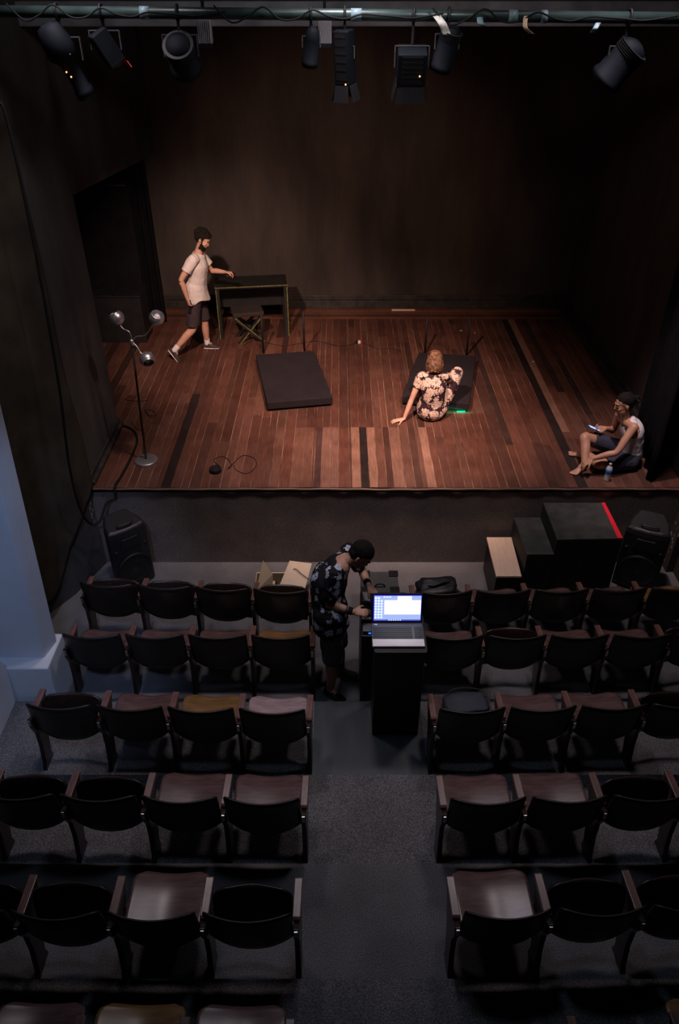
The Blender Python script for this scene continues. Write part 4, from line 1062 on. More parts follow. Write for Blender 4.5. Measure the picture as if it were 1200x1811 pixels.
def limb(mb, pts, rad, n=16, ref=(0, 0, 1), k=6):
    """tapering limb with rounded ends; rad: r or (r along ref, r across) for each joint"""
    P_ = [Vector(p) for p in pts]; Rr = [(r, r) if isinstance(r, (int, float)) else r for r in rad]
    C_ = catmull(P_, k) if len(P_) > 2 else [P_[0].lerp(P_[1], i / k) for i in range(k + 1)]
    m_ = len(C_); RR = []
    for i in range(m_):
        t = i / (m_ - 1) * (len(P_) - 1); a = min(int(t), len(P_) - 2); f = t - a; f = f * f * (3 - 2 * f)
        RR.append((Rr[a][0] + (Rr[a + 1][0] - Rr[a][0]) * f, Rr[a][1] + (Rr[a + 1][1] - Rr[a][1]) * f))
    ref = Vector(ref); vs = []
    rings = []
    T = [(C_[min(i + 1, m_ - 1)] - C_[max(i - 1, 0)]).normalized() for i in range(m_)]
    def ring(c, t, ra, rb):
        a = ref - t * ref.dot(t)
        if a.length < 1e-3: a = t.orthogonal()
        a.normalize(); b = t.cross(a)
        return [c + a * (ra * math.cos(2 * math.pi * q / n)) + b * (rb * math.sin(2 * math.pi * q / n)) for q in range(n)]
    for s_ in (85, 65, 40, 18):
        a = R(s_); e_ = min(RR[0]) ; rings.append(ring(C_[0] - T[0] * e_ * 0.9 * math.sin(a), T[0], RR[0][0] * math.cos(a), RR[0][1] * math.cos(a)))
    for c, t, r in zip(C_, T, RR): rings.append(ring(c, t, *r))
    for s_ in (18, 40, 65, 85):
        a = R(s_); e_ = min(RR[-1]); rings.append(ring(C_[-1] + T[-1] * e_ * 0.9 * math.sin(a), T[-1], RR[-1][0] * math.cos(a), RR[-1][1] * math.cos(a)))
    for r in rings: vs += r
    q = len(rings)
    fs = [(i * n + k_, i * n + (k_ + 1) % n, (i + 1) * n + (k_ + 1) % n, (i + 1) * n + k_) for i in range(q - 1) for k_ in range(n)]
    fs += [tuple(range(n))[::-1], tuple(range((q - 1) * n, q * n))]
    mb.add(vs, fs)

def frame_of(f, u):
    f = Vector(f).normalized(); u = Vector(u); r = f.cross(u).normalized(); u = r.cross(f).normalized()
    M = Matrix((r, f, u)).transposed()      # columns: right, forward, up
    return M

def hand(mb, wrist, dirv, palm, side=1, curl=(20, 25, 20), size=1.0, spread=6, thumb=35, thumb_curl=20):
    """five fingers; dirv: wrist to knuckles, palm: direction the palm faces, side=+1 when the thumb lies to dirv x palm"""
    w = Vector(wrist); d = Vector(dirv).normalized(); p = Vector(palm); p = (p - d * p.dot(d)).normalized(); s = d.cross(p) * side
    L_ = 0.092 * size
    limb(mb, [w - d * .01, w + d * L_ * .5, w + d * L_], [(0.016 * size, 0.026 * size), (0.015 * size, 0.037 * size), (0.012 * size, 0.040 * size)], 14, ref=p, k=4)
    for i, (off, ln, r) in enumerate(((0.029, 0.074, 0.0088), (0.0098, 0.083, 0.0090), (-0.0098, 0.077, 0.0086), (-0.028, 0.060, 0.0078))):
        off *= size; ln *= size; r *= size
        b = w + d * (L_ * (0.96 - 0.06 * (i == 3))) + s * off
        a = R(-spread * (i - 1.3)); dd = (d * math.cos(a) + s * math.sin(a)).normalized()
        pts = [b - dd * .015, b]; ang = 0; c = b
        for c_, seg_ in zip(curl, (0.46, 0.31, 0.23)):
            ang += R(c_ * (1 + 0.12 * i)); c = c + (dd * math.cos(ang) + p * math.sin(ang)) * ln * seg_; pts.append(c)
        limb(mb, pts, [r * 1.1, r * 1.1, r, r * .92, r * .8], 10, ref=p, k=4)
    b = w + d * 0.022 * size + s * 0.024 * size; a = R(thumb)
    dd = (d * math.cos(a) + s * math.sin(a)).normalized(); pts = [b]; c = b; ang = R(8)
    for ln in (0.040, 0.032, 0.024):
        c = c + (dd * math.cos(ang) + p * math.sin(ang)) * ln * size; pts.append(c); ang += R(thumb_curl)
        dd = (dd + d * 0.25).normalized()
    limb(mb, pts, [0.015 * size, 0.0125 * size, 0.0105 * size, 0.0088 * size], 10, ref=p, k=4)

def foot(mb, ankle, dirv, up=(0, 0, 1), size=1.0, toes=True):
    a = Vector(ankle); d = Vector(dirv).normalized(); u = Vector(up); u = (u - d * u.dot(d)).normalized(); s = d.cross(u)
    limb(mb, [a - d * .035 * size - u * .045 * size, a + d * .05 * size - u * .045 * size, a + d * .13 * size - u * .058 * size],
         [(0.026 * size, 0.030 * size), (0.030 * size, 0.036 * size), (0.014 * size, 0.044 * size)], 14, ref=u, k=5)
    limb(mb, [a, a + d * .05 * size - u * .03 * size], [(0.034 * size, 0.034 * size), (0.028 * size, 0.034 * size)], 12, ref=u, k=3)
    if toes:
        for i in range(5):
            o_ = (0.034 - 0.0165 * i) * size; l_ = (0.050, 0.046, 0.041, 0.034, 0.028)[i] * size; r_ = (0.0125, 0.0088, 0.0084, 0.008, 0.0078)[i] * size
            b = a + d * .125 * size - u * .060 * size + s * o_
            limb(mb, [b, b + d * l_ * .6 + u * .002, b + d * l_ - u * .003], [r_, r_, r_ * .9], 8, ref=u, k=3)

def head(mb, c, f, u, size=1.0):
    M = frame_of(f, u); c = Vector(c)
    def q(x, y, z): return c + M @ Vector((x * size, y * size, z * size))
    def e(x, y, z, a, b, d_): mb.ball(q(x, y, z), (a * size, b * size, d_ * size), 20, M)
    e(0, -0.012, 0.030, 0.074, 0.093, 0.086)          # skull
    e(0, 0.030, -0.020, 0.062, 0.058, 0.085)          # face
    e(0, 0.052, -0.078, 0.034, 0.032, 0.030)          # chin
    e(0.030, 0.030, -0.065, 0.032, 0.045, 0.034); e(-0.030, 0.030, -0.065, 0.032, 0.045, 0.034)   # jaw
    e(0, 0.076, 0.022, 0.046, 0.014, 0.012)           # brow
    for s_ in (-1, 1):
        e(s_ * 0.038, 0.062, -0.028, 0.020, 0.020, 0.018)      # cheek
        e(s_ * 0.077, -0.008, -0.012, 0.008, 0.019, 0.031)     # ear
        e(s_ * 0.080, -0.014, -0.004, 0.006, 0.012, 0.020)
    limb(mb, [q(0, 0.078, 0.012), q(0, 0.092, -0.012), q(0, 0.099, -0.028)], [0.007 * size, 0.009 * size, 0.0095 * size], 10, ref=M @ Vector((0, 0, 1)), k=4)
    e(0.009, 0.088, -0.033, 0.007, 0.009, 0.006); e(-0.009, 0.088, -0.033, 0.007, 0.009, 0.006)
    e(0, 0.084, -0.053, 0.020, 0.010, 0.005); e(0, 0.083, -0.063, 0.018, 0.010, 0.006)           # lips
    return M, q
def face_bits(root, q, M, size=1.0, lip='lip'):
    for s_ in (-1, 1):
        ey = MB().ball(q(s_ * 0.030, 0.076, 0.000), (0.0125 * size, 0.009 * size, 0.007 * size), 14, M).build('eye', 'eye_white', root, smooth=True)
        MB().ball(q(s_ * 0.030, 0.083, 0.000), (0.0055 * size, 0.003 * size, 0.0055 * size), 10, M).build('iris', 'iris', ey, smooth=True)
        MB().tube([q(s_ * 0.014, 0.088, 0.024), q(s_ * 0.032, 0.087, 0.030), q(s_ * 0.052, 0.070, 0.023)], 0.0042 * size, 6).build('eyebrow', 'hair_dark', root, smooth=True)
    MB().ball(q(0, 0.088, -0.058), (0.021 * size, 0.008 * size, 0.0075 * size), 12, M).build('lips', lip, root, smooth=True)
def hair(root, q, M, m, size=1.0, keep=lambda x, y, z: True, curl=0.010, n=260, ln=0.03, seed=1, grow=1.0, extra=None, voxel=0.005):
    rd = random.Random(seed); mb = MB()
    def e(x, y, z, a, b, d_): mb.ball(q(x, y, z), (a * size, b * size, d_ * size), 24, M)
    e(0, -0.020, 0.040, 0.080 * grow, 0.096 * grow, 0.088 * grow); e(0, -0.045, -0.005, 0.072 * grow, 0.060 * grow, 0.075 * grow)
    k = 0
    while k < n:
        a = rd.uniform(0, 2 * math.pi); z = rd.uniform(-0.7, 1); rr = math.sqrt(max(0, 1 - z * z))
        x, y, z = 0.083 * grow * rr * math.cos(a), -0.022 + 0.099 * grow * rr * math.sin(a), 0.040 + 0.091 * grow * z
        if not keep(x, y, z): continue
        k += 1
        o_ = Vector((rd.gauss(0, 1), rd.gauss(0, 1), rd.gauss(0, 1))) * curl
        dn = Vector((0, 0, -ln)) + Vector((x, y, 0)) * 0.10
        limb(mb, [q(x, y, z), q(*(Vector((x, y, z)) * 1.03 + o_ + dn * .5)), q(*(Vector((x, y, z)) + dn + o_ * 0.3))], [0.0085 * size, 0.010 * size, 0.005 * size], 6, k=2)
    if extra: extra(mb)
    inv = M.transposed(); c0 = q(0, 0, 0)
    def kp(p):
        l = inv @ (p - c0) / size
        return keep(l.x, l.y, l.z)
    return skin(mb, 'hair', m, root, voxel * size, 1, keep=kp, thick=0.004, wrinkle=0.004, wscale=36)

def skinmat(name, col):
    m, N_, L_, P_ = new_mat(name)
    tc_ = N_.new('ShaderNodeTexCoord'); n_ = N_.new('ShaderNodeTexNoise'); n_.inputs['Scale'].default_value = 14; n_.inputs['Detail'].default_value = 4
    L_.new(tc_.outputs['Object'], n_.inputs['Vector']); r_ = N_.new('ShaderNodeValToRGB')
    r_.color_ramp.elements[0].position = .3; r_.color_ramp.elements[0].color = (col[0] * .86, col[1] * .80, col[2] * .78, 1)
    r_.color_ramp.elements[1].position = .7; r_.color_ramp.elements[1].color = (*col, 1)
    L_.new(n_.outputs['Fac'], r_.inputs[0]); L_.new(r_.outputs[0], P_.inputs['Base Color'])
    P_.inputs['Roughness'].default_value = 0.5; P_.inputs['Subsurface Weight'].default_value = 0.08; P_.inputs['Subsurface Radius'].default_value = (0.02, 0.008, 0.004)
    P_.inputs['Subsurface Scale'].default_value = 0.3
    return m
MAT['skin_light'] = skinmat('skin_light', (0.62, 0.36, 0.26)); MAT['skin_mid'] = skinmat('skin_mid', (0.50, 0.27, 0.18)); MAT['skin_brown'] = skinmat('skin_brown', (0.50, 0.29, 0.20))
MAT['eye_white'] = mat('eye_white', (0.6, 0.6, 0.6), 0.3, var=0.02); MAT['iris'] = mat('iris_brown', (0.03, 0.015, 0.01), 0.2, var=0.1)
MAT['lip'] = mat('lip', (0.38, 0.14, 0.12), 0.4, var=0.1)
MAT['hair_dark'] = mat('hair_black', (0.010, 0.008, 0.007), 0.85, var=0.4, scale=60, bump=0.4, bscale=160, spec=0.15)
MAT['hair_brown'] = mat('hair_light_brown', (0.115, 0.052, 0.028), 0.6, var=0.95, scale=34, bump=0.5, bscale=120, spec=0.3)
MAT['tee'] = mat('white_cotton', (0.66, 0.60, 0.58), 0.9, var=0.05, scale=5, bump=0.15, bscale=120)
MAT['tank'] = mat('white_vest', (0.72, 0.68, 0.72), 0.9, var=0.05, scale=5, bump=0.15, bscale=120)
MAT['shorts_navy'] = mat('dark_purple_grey_shorts', (0.040, 0.028, 0.035), 0.85, var=0.2, scale=8, bump=0.2, bscale=90)
MAT['shorts_blue'] = mat('navy_shorts', (0.030, 0.034, 0.058), 0.85, var=0.2, scale=8, bump=0.2, bscale=90)
MAT['shorts_grey'] = mat('dark_grey_shorts', (0.060, 0.066, 0.075), 0.85, var=0.2, scale=8, bump=0.2, bscale=90)
MAT['shoe'] = mat('dark_canvas_shoe', (0.035, 0.025, 0.028), 0.7, var=0.2, bump=0.2)
MAT['shoe_brown'] = mat('brown_shoe', (0.10, 0.065, 0.05), 0.6, var=0.2)
MAT['sole'] = mat('pale_sole', (0.62, 0.52, 0.50), 0.7, var=0.1)
MAT['sole_teal'] = mat('teal_stripe', (0.25, 0.42, 0.42), 0.6, var=0.1)
MAT['sock'] = mat('white_sock', (0.72, 0.70, 0.74), 0.9, var=0.05)

def floral(name, ground, petal, heart, scale, thr, prob, line=True, seed=0.0):
    """printed flowers: lobed blossoms on a dark ground"""
    m, N_, L_, P_ = new_mat(name)
    tc_ = N_.new('ShaderNodeTexCoord'); mp_ = N_.new('ShaderNodeMapping'); mp_.inputs['Location'].default_value = (seed, seed * .7, seed * .3)
    L_.new(tc_.outputs['Object'], mp_.inputs[0])
    nz_ = N_.new('ShaderNodeTexNoise'); nz_.inputs['Scale'].default_value = scale * 2.6; nz_.inputs['Detail'].default_value = 2
    L_.new(mp_.outputs[0], nz_.inputs['Vector'])
    ad = N_.new('ShaderNodeMix'); ad.data_type = 'VECTOR'; ad.inputs[0].default_value = 0.045 * 9 / scale
    L_.new(mp_.outputs[0], ad.inputs[4]); L_.new(nz_.outputs['Color'], ad.inputs[5])
    v = N_.new('ShaderNodeTexVoronoi'); v.inputs['Scale'].default_value = scale; v.inputs['Randomness'].default_value = 0.8
    L_.new(ad.outputs[1], v.inputs['Vector'])
    # petals: small cells inside the blossom
    v2 = N_.new('ShaderNodeTexVoronoi'); v2.inputs['Scale'].default_value = scale * 3.4; v2.feature = 'DISTANCE_TO_EDGE'
    L_.new(ad.outputs[1], v2.inputs['Vector'])
    def math_(op, a, b=None, val=None):
        x = N_.new('ShaderNodeMath'); x.operation = op; L_.new(a, x.inputs[0])
        if b is not None: L_.new(b, x.inputs[1])
        elif val is not None: x.inputs[1].default_value = val
        return x.outputs[0]
    wob = math_('MULTIPLY', v2.outputs['Distance'], val=-0.55)
    dist = math_('ADD', v.outputs['Distance'], wob)
    inside = math_('LESS_THAN', dist, val=thr)
    sep = N_.new('ShaderNodeSeparateColor'); L_.new(v.outputs['Color'], sep.inputs[0])
    on_ = math_('LESS_THAN', sep.outputs[0], val=prob)
    mask = math_('MULTIPLY', inside, on_)
    if line: mask = math_('MULTIPLY', mask, math_('GREATER_THAN', v2.outputs['Distance'], val=0.035))
    core = math_('LESS_THAN', v.outputs['Distance'], val=thr * 0.30)
    mx1 = N_.new('ShaderNodeMix'); mx1.data_type = 'RGBA'; L_.new(core, mx1.inputs[0]); mx1.inputs[6].default_value = (*petal, 1); mx1.inputs[7].default_value = (*heart, 1)
    mx2 = N_.new('ShaderNodeMix'); mx2.data_type = 'RGBA'; L_.new(mask, mx2.inputs[0]); mx2.inputs[6].default_value = (*ground, 1); L_.new(mx1.outputs[2], mx2.inputs[7])
    L_.new(mx2.outputs[2], P_.inputs['Base Color']); P_.inputs['Roughness'].default_value = 0.85; P_.inputs['Specular IOR Level'].default_value = 0.2
    return m
MAT['floral_blue'] = floral('black_cotton_with_blue_flowers', (0.010, 0.010, 0.014), (0.42, 0.48, 0.60), (0.06, 0.06, 0.16), 12.0, 0.33, 0.80, line=False, seed=3.0)
MAT['floral_pink'] = floral('dark_cotton_with_dense_pale_flowers', (0.030, 0.012, 0.018), (0.62, 0.45, 0.37), (0.50, 0.34, 0.28), 10.5, 0.52, 0.97, line=True, seed=1.0)

def shoe(root, ankle, dirv, up=(0, 0, 1), m='shoe', sole='sole', size=1.0, name='shoe'):
    a = Vector(ankle); d = Vector(dirv).normalized(); u = Vector(up); u = (u - d * u.dot(d)).normalized()
    mb = MB()
    limb(mb, [a - d * .040 - u * .045, a + d * .05 - u * .045, a + d * .15 - u * .060], [(0.032, 0.036), (0.036, 0.042), (0.020, 0.046)], 14, ref=u, k=5)
    limb(mb, [a - u * .015, a + d * .04 - u * .025], [(0.038, 0.038), (0.030, 0.037)], 12, ref=u, k=3)
    o = skin(mb, name, m, root, 0.005, 3)
    mb = MB(); limb(mb, [a - d * .045 - u * .078, a + d * .05 - u * .078, a + d * .158 - u * .074], [(0.012, 0.036), (0.011, 0.040), (0.011, 0.044)], 16, ref=u, k=5)
    mb.build('sole', sole, o, smooth=True)
    for k in range(3):
        c = a + d * (.055 + .022 * k) - u * (.012 + .010 * k); s = d.cross(u)
        MB().tube([c - s * .02, c + u * .004, c + s * .02], 0.003, 6).build('lace', 'sole', o, smooth=True)
    return o
def torso_limb(mb, pel, neck, wr=1.0, side=(0, 1, 0), fat=1.0, bow=(0, 0, 0)):
    """trunk from the seat to the neck; side = direction of the shoulders"""
    pel, neck, b = Vector(pel), Vector(neck), Vector(bow)
    P_ = [pel - (neck - pel) * .08, pel, pel.lerp(neck, .22) + b * .5, pel.lerp(neck, .45) + b, pel.lerp(neck, .70) + b, pel.lerp(neck, .90) + b * .5]
    RR = [(0.140, 0.100), (0.160, 0.115), (0.145, 0.108), (0.150, 0.110), (0.170, 0.115), (0.120, 0.080)]
    limb(mb, P_, [(a * wr, c * wr * fat) for a, c in RR], 22, ref=side, k=6)

def person(name, label, base):
    return thing(name, label, 'person', base)

# ---------------------------------------------------------------- the person walking across the stage
base = (-1.95, 9.82, SZ)
pa_ = person('person', 'person in a white t-shirt and dark shorts walking to the right across the stage', base)
z0 = SZ
J = dict(pel=Vector((-1.935, 9.83, z0 + .87)), neck=Vector((-1.835, 9.83, z0 + 1.40)), head=Vector((-1.765, 9.84, z0 + 1.585)),
         shN=Vector((-1.885, 9.645, z0 + 1.37)), shF=Vector((-1.835, 10.00, z0 + 1.33)), elN=Vector((-2.050, 9.59, z0 + 1.135)), wrN=Vector((-2.005, 9.60, z0 + .885)),
         elF=Vector((-1.73, 10.08, z0 + 1.10)), wrF=Vector((-1.545, 10.02, z0 + 1.095)),
         hipN=Vector((-1.94, 9.74, z0 + .84)), hipF=Vector((-1.94, 9.92, z0 + .84)), knN=Vector((-2.00, 9.72, z0 + .43)), knF=Vector((-1.885, 9.97, z0 + .45)),
         anN=Vector((-2.265, 9.62, z0 + .155)), anF=Vector((-1.885, 10.01, z0 + .09)))
mb = MB()
torso_limb(mb, J['pel'], J['neck'], 0.93, side=(0, 1, 0))
limb(mb, [J['neck'] + Vector((-.03, 0, -.06)), J['neck'].lerp(J['head'], .7)], [0.055, 0.050], 14)
limb(mb, [J['neck'] + Vector((-.02, 0, -.05)), J['shN']], [0.06, 0.052], 12); limb(mb, [J['neck'] + Vector((-.02, 0, -.05)), J['shF']], [0.06, 0.052], 12)
limb(mb, [J['shN'], J['shN'].lerp(J['elN'], .5), J['elN'], J['elN'].lerp(J['wrN'], .35), J['wrN']], [0.048, 0.043, 0.035, 0.036, 0.024], 14)
limb(mb, [J['shF'], J['shF'].lerp(J['elF'], .5), J['elF'], J['elF'].lerp(J['wrF'], .35), J['wrF']], [0.048, 0.043, 0.035, 0.036, 0.024], 14)
hand(mb, J['wrN'], (0.15, 0.02, -1), (0.6, 0.5, 0.1), side=-1, curl=(35, 45, 30))
hand(mb, J['wrF'], (1, -0.05, -0.05), (0, -.2, -1), side=-1, curl=(40, 45, 30), thumb=30)
for h, k_, a in (('hipN', 'knN', 'anN'), ('hipF', 'knF', 'anF')):
    limb(mb, [J[h], J[h].lerp(J[k_], .5), J[k_], J[k_].lerp(J[a], .35), J[a]], [0.085, 0.072, 0.052, 0.052, 0.032], 16, ref=(1, 0, 0))
M_h, q_h = head(mb, J['head'] + Vector((0.005, 0, -.005)), (0.80, -0.22, -0.58), (0.5, 0, 0.85))
nf = Vector((0.99, -0.05, 0)); nn_ = Vector((0.62, -0.25, -0.76)).normalized()
upN = Vector((0.78, -.2, 0.60))
foot(mb, J['anF'], nf, toes=False); foot(mb, J['anN'], nn_, up=upN, toes=False)
skin(mb, 'body', 'skin_light', pa_, 0.006)
face_bits(pa_, q_h, M_h)
hair(pa_, q_h, M_h, 'hair_dark', keep=lambda x, y, z: (z > 0.050 + 0.5 * (y - .04) if y > 0.03 else (z > 0.0 if y > -0.02 else z > -0.060)), curl=0.007, ln=0.014, seed=3, grow=1.0, n=260, voxel=0.0042)
mb = MB()
for k in range(150):
    rr = random.Random(k); a = rr.uniform(-1.75, 1.75); h = rr.uniform(0, 1)
    x, y = 0.060 * math.sin(a), 0.026 + 0.056 * math.cos(a)
    top_ = -0.072 + 0.062 * min(1, abs(a) / 1.75) ** 2
    z = top_ - (top_ + 0.108) * h
    limb(mb, [q_h(x, y, z), q_h(x * 1.08, y * 1.05, z - 0.012)], [0.010, 0.007], 6, k=2)
skin(mb, 'beard', 'hair_dark', pa_, 0.0045, 1)
mb = MB()
torso_limb(mb, J['pel'] + Vector((.01, 0, -.02)), J['neck'] + Vector((0, 0, 0.01)), 1.06, side=(0, 1, 0), fat=1.12)
limb(mb, [J['pel'] + Vector((.015, 0, .10)), J['pel'] + Vector((.02, 0, -.10))], [(0.188, 0.148), (0.195, 0.165)], 20, ref=(0, 1, 0))
limb(mb, [J['neck'] + Vector((-.02, 0, -.06)), J['shN'].lerp(J['neck'], .1)], [0.07, 0.064], 12); limb(mb, [J['neck'] + Vector((-.02, 0, -.06)), J['shF']], [0.07, 0.066], 12)
pc = [(mb, lambda p: p.z > z0 + 0.80 + 0.025 * math.sin(p.x * 30) and (p - J['neck'] - Vector((.02, 0, .05))).length > .078)]
for sh, el, c0 in (('shN', 'elN', .17), ('shF', 'elF', .165)):
    mb = MB(); S_, E_ = J[sh], J[el]; d_ = (E_ - S_).normalized()
    limb(mb, [S_ + (J['neck'] - S_) * .3 + Vector((0, 0, -.02)), S_, S_.lerp(E_, .80)], [(0.060, 0.062), (0.066, 0.068), (0.066, 0.070)], 14, ref=(0, 1, 0))
    pc.append((mb, (lambda p, S_=S_, d_=d_, c0=c0: (p - S_).dot(d_) < c0)))
garment(pc, 't_shirt', 'tee', pa_, 0.007, 5, wrinkle=0.009, wscale=10)
mb = MB()
limb(mb, [J['pel'] + Vector((0, 0, .02)), J['pel'] + Vector((0, 0, -.06))], [(0.150, 0.115), (0.158, 0.118)], 20, ref=(0, 1, 0))
for h, k_ in (('hipN', 'knN'), ('hipF', 'knF')):
    limb(mb, [J[h], J[h].lerp(J[k_], .5), J[h].lerp(J[k_], 1.08)], [0.098, 0.094, 0.088], 16, ref=(1, 0, 0))
skin(mb, 'shorts', 'shorts_navy', pa_, 0.007, 4, keep=lambda p: p.z > z0 + .465, wrinkle=0.007)
for a, d_, u_ in ((J['anF'], nf, Vector((0, 0, 1))), (J['anN'], nn_, upN)):
    mb = MB(); k_ = Vector((0, 0, 1)) if u_.z > .9 else (J['knN'] - J['anN']).normalized()
    limb(mb, [a - k_ * .01, a + k_ * .055], [0.040, 0.042], 12, k=3); mb.build('sock', 'sock', pa_, smooth=True)
    shoe(pa_, a, d_, u_)
p_ = J['wrF'] + Vector((0.115, 0, -.035))
tag(MB().lathe([(0.014, -.012), (0.027, -.012), (0.027, .012), (0.014, .012)], p_, 20, Matrix.Rotation(R(80), 3, 'X')).build('black_ring', 'rubber', smooth=True), 'small black ring held in the forward hand of the walking person', 'small object')
p_ = J['wrN'] + Vector((0.015, 0.035, -.145))
tag(MB().obox(p_, (0.018, 0.012, 0.065), rz=0.3, ry=0.25).build('dark_case', 'rubber', bevel=0.005), 'slim black case held low in the near hand of the walking person', 'small object')

# ---------------------------------------------------------------- the woman sitting with her back to us
base = (1.12, 7.93, SZ)
pb_ = person('person', 'person with short wavy light brown hair in floral jumpsuit sitting on the stage floor', base)
pel = Vector((1.115, 7.96, z0 + .115)); neck = Vector((1.108, 8.03, z0 + .555)); hd = Vector((1.112, 8.09, z0 + .690))
shL, shR = Vector((0.955, 8.02, z0 + .515)), Vector((1.265, 8.05, z0 + .505))
elL, wrL = Vector((0.860, 7.96, z0 + .260)), Vector((0.775, 7.885, z0 + .035))
elR, wrR = Vector((1.335, 8.22, z0 + .30)), Vector((1.22, 8.42, z0 + .22))
hipL, hipR = Vector((1.03, 8.00, z0 + .11)), Vector((1.20, 7.99, z0 + .11))
knR, anR = Vector((1.415, 8.24, z0 + .46)), Vector((1.37, 8.46, z0 + .275))
knL, anL = Vector((1.00, 8.36, z0 + .33)), Vector((1.22, 8.60, z0 + .27))
def dk_(v, dx=0): return v
mb = MB()
torso_limb(mb, pel, neck, 0.82, side=(1, 0, 0), bow=(0, -.03, 0))
limb(mb, [neck + Vector((0, 0, -.05)), neck.lerp(hd, .6)], [0.046, 0.044], 12)
for sh, el, wr in ((shL, elL, wrL), (shR, elR, wrR)):
    limb(mb, [neck + Vector((0, 0, -.04)), sh], [0.05, 0.042], 12)
    limb(mb, [sh, sh.lerp(el, .5), el, el.lerp(wr, .35), wr], [0.042, 0.038, 0.031, 0.032, 0.022], 14)
hand(mb, wrL + Vector((-.005, 0, -.004)), (-1, -0.10, -0.16), (0, 0, -1), side=1, curl=(4, 3, 2), spread=9, thumb=50, size=.95)
hand(mb, wrR, (-0.3, 1, -0.1), (0, 0, -1), side=1, curl=(20, 20, 15))
for h, k_, a in ((hipL, knL, anL), (hipR, knR, anR)):
    limb(mb, [h, h.lerp(k_, .5), k_, k_.lerp(a, .35), a], [0.085, 0.075, 0.055, 0.052, 0.033], 16)
foot(mb, anL, (0.7, 0.7, 0), toes=False); foot(mb, anR, (0.1, 1, 0), toes=False)
M_h, q_h = head(mb, hd, (0.05, 0.94, -0.30), (0, 0.28, 0.95), 0.96)
skin(mb, 'body', 'skin_light', pb_, 0.006)
face_bits(pb_, q_h, M_h, .96)
rd = random.Random(8); mb = MB()
mb.ball(q_h(0, -0.020, 0.034), (0.080, 0.094, 0.084), 24, M_h)
for k in range(120):
    a = rd.uniform(-math.pi * 1.18, math.pi * 0.18); wv = rd.uniform(0, 6.28); am = rd.uniform(.008, .016); fall = rd.uniform(.080, .135)
    pts = []
    for j in range(9):
        t = j / 8; el = R(84 - 100 * min(1, t * 1.5))
        rr_ = 0.084 * math.cos(el) if t < .66 else 0.083 + .020 * math.sin((t - .66) * 7)
        z = 0.034 + 0.088 * math.sin(el) if t < .66 else 0.034 + 0.088 * math.sin(R(-16)) - fall * (t - .66) / .34
        tw = am * math.sin(wv + t * 13)
        aa = a + tw / 0.085
        pts.append(q_h(rr_ * math.cos(aa) * .98, -0.020 + rr_ * 1.12 * math.sin(aa), z + .3 * tw))
    limb(mb, pts, [0.008, 0.010, 0.011, 0.011, 0.011, 0.013, 0.014, 0.012, 0.006], 6, k=2)
skin(mb, 'hair', 'hair_brown', pb_, 0.0042, 1, wrinkle=0.005, wscale=38)
mb = MB()
torso_limb(mb, pel + Vector((0, 0, -.005)), neck + Vector((0, 0, .00)), 0.93, side=(1, 0, 0), fat=1.05, bow=(0, -.03, 0))
limb(mb, [pel + Vector((-.02, -.01, -.02)), pel + Vector((-.01, .02, .10))], [(0.165, 0.125), (0.155, 0.115)], 20, ref=(1, 0, 0))
for sh in (shL, shR): limb(mb, [neck + Vector((0, 0, -.05)), sh.lerp(neck, .08)], [0.058, 0.050], 12)
for h, k_, a in ((hipL, knL, anL), (hipR, knR, anR)):
    limb(mb, [h, h.lerp(k_, .5), k_, k_.lerp(a, .4), k_.lerp(a, .95)], [0.098, 0.092, 0.072, 0.066, 0.055], 16)
pc = [(mb, lambda p: p.z > z0 + .006 and (p - neck).length > .066)]
for S_, E_, c0 in ((shL, elL, .135), (shR, elR, .08)):
    mb = MB(); d_ = (E_ - S_).normalized()
    limb(mb, [S_ + (neck - S_) * .25 + Vector((0, 0, -.02)), S_, S_.lerp(E_, .8)], [0.048, 0.053, 0.053], 14)
    pc.append((mb, (lambda p, S_=S_, d_=d_, c0=c0: (p - S_).dot(d_) < c0)))
garment(pc, 'jumpsuit', 'floral_pink', pb_, 0.007, 4, wrinkle=0.006)

# ---------------------------------------------------------------- the person sitting cross-legged with a phone
base = (3.16, 6.93, SZ)
pc_ = person('person', 'person with tied-up dark hair in a white vest sitting cross-legged at stage right', base)
pel = Vector((3.165, 6.93, z0 + .11)); neck = Vector((3.005, 6.93, z0 + .585)); hd = Vector((2.955, 6.93, z0 + .735))
shN, shF = Vector((3.055, 6.775, z0 + .545)), Vector((3.01, 7.10, z0 + .520))
elN, wrN = Vector((2.895, 6.665, z0 + .315)), Vector((2.665, 6.69, z0 + .215))
elF, wrF = Vector((3.02, 7.19, z0 + .275)), Vector((2.885, 7.08, z0 + .360))
hipN, hipF = Vector((3.13, 6.83, z0 + .10)), Vector((3.12, 7.04, z0 + .11))
knF, anF = Vector((2.675, 7.03, z0 + .285)), Vector((2.640, 6.80, z0 + .075))
knN, anN = Vector((2.775, 6.74, z0 + .115)), Vector((2.70, 7.05, z0 + .080))
mb = MB()
torso_limb(mb, pel, neck, 0.88, side=(0, 1, 0), bow=(.05, 0, 0))
limb(mb, [neck + Vector((.02, 0, -.06)), neck.lerp(hd, .6)], [0.052, 0.048], 12)
for sh, el, wr in ((shN, elN, wrN), (shF, elF, wrF)):
    limb(mb, [neck + Vector((0.02, 0, -.05)), sh], [0.055, 0.048], 12)
    limb(mb, [sh, sh.lerp(el, .5), el, el.lerp(wr, .35), wr], [0.048, 0.042, 0.034, 0.035, 0.024], 14)
hand(mb, wrN, (-0.75, -0.1, -0.58), (-.35, 0, -.9), side=1, curl=(18, 18, 12), spread=9, thumb=35)
hand(mb, wrF, (-1, -.15, 0.05), (0, -0.5, .85), side=-1, curl=(28, 40, 30), thumb=35)
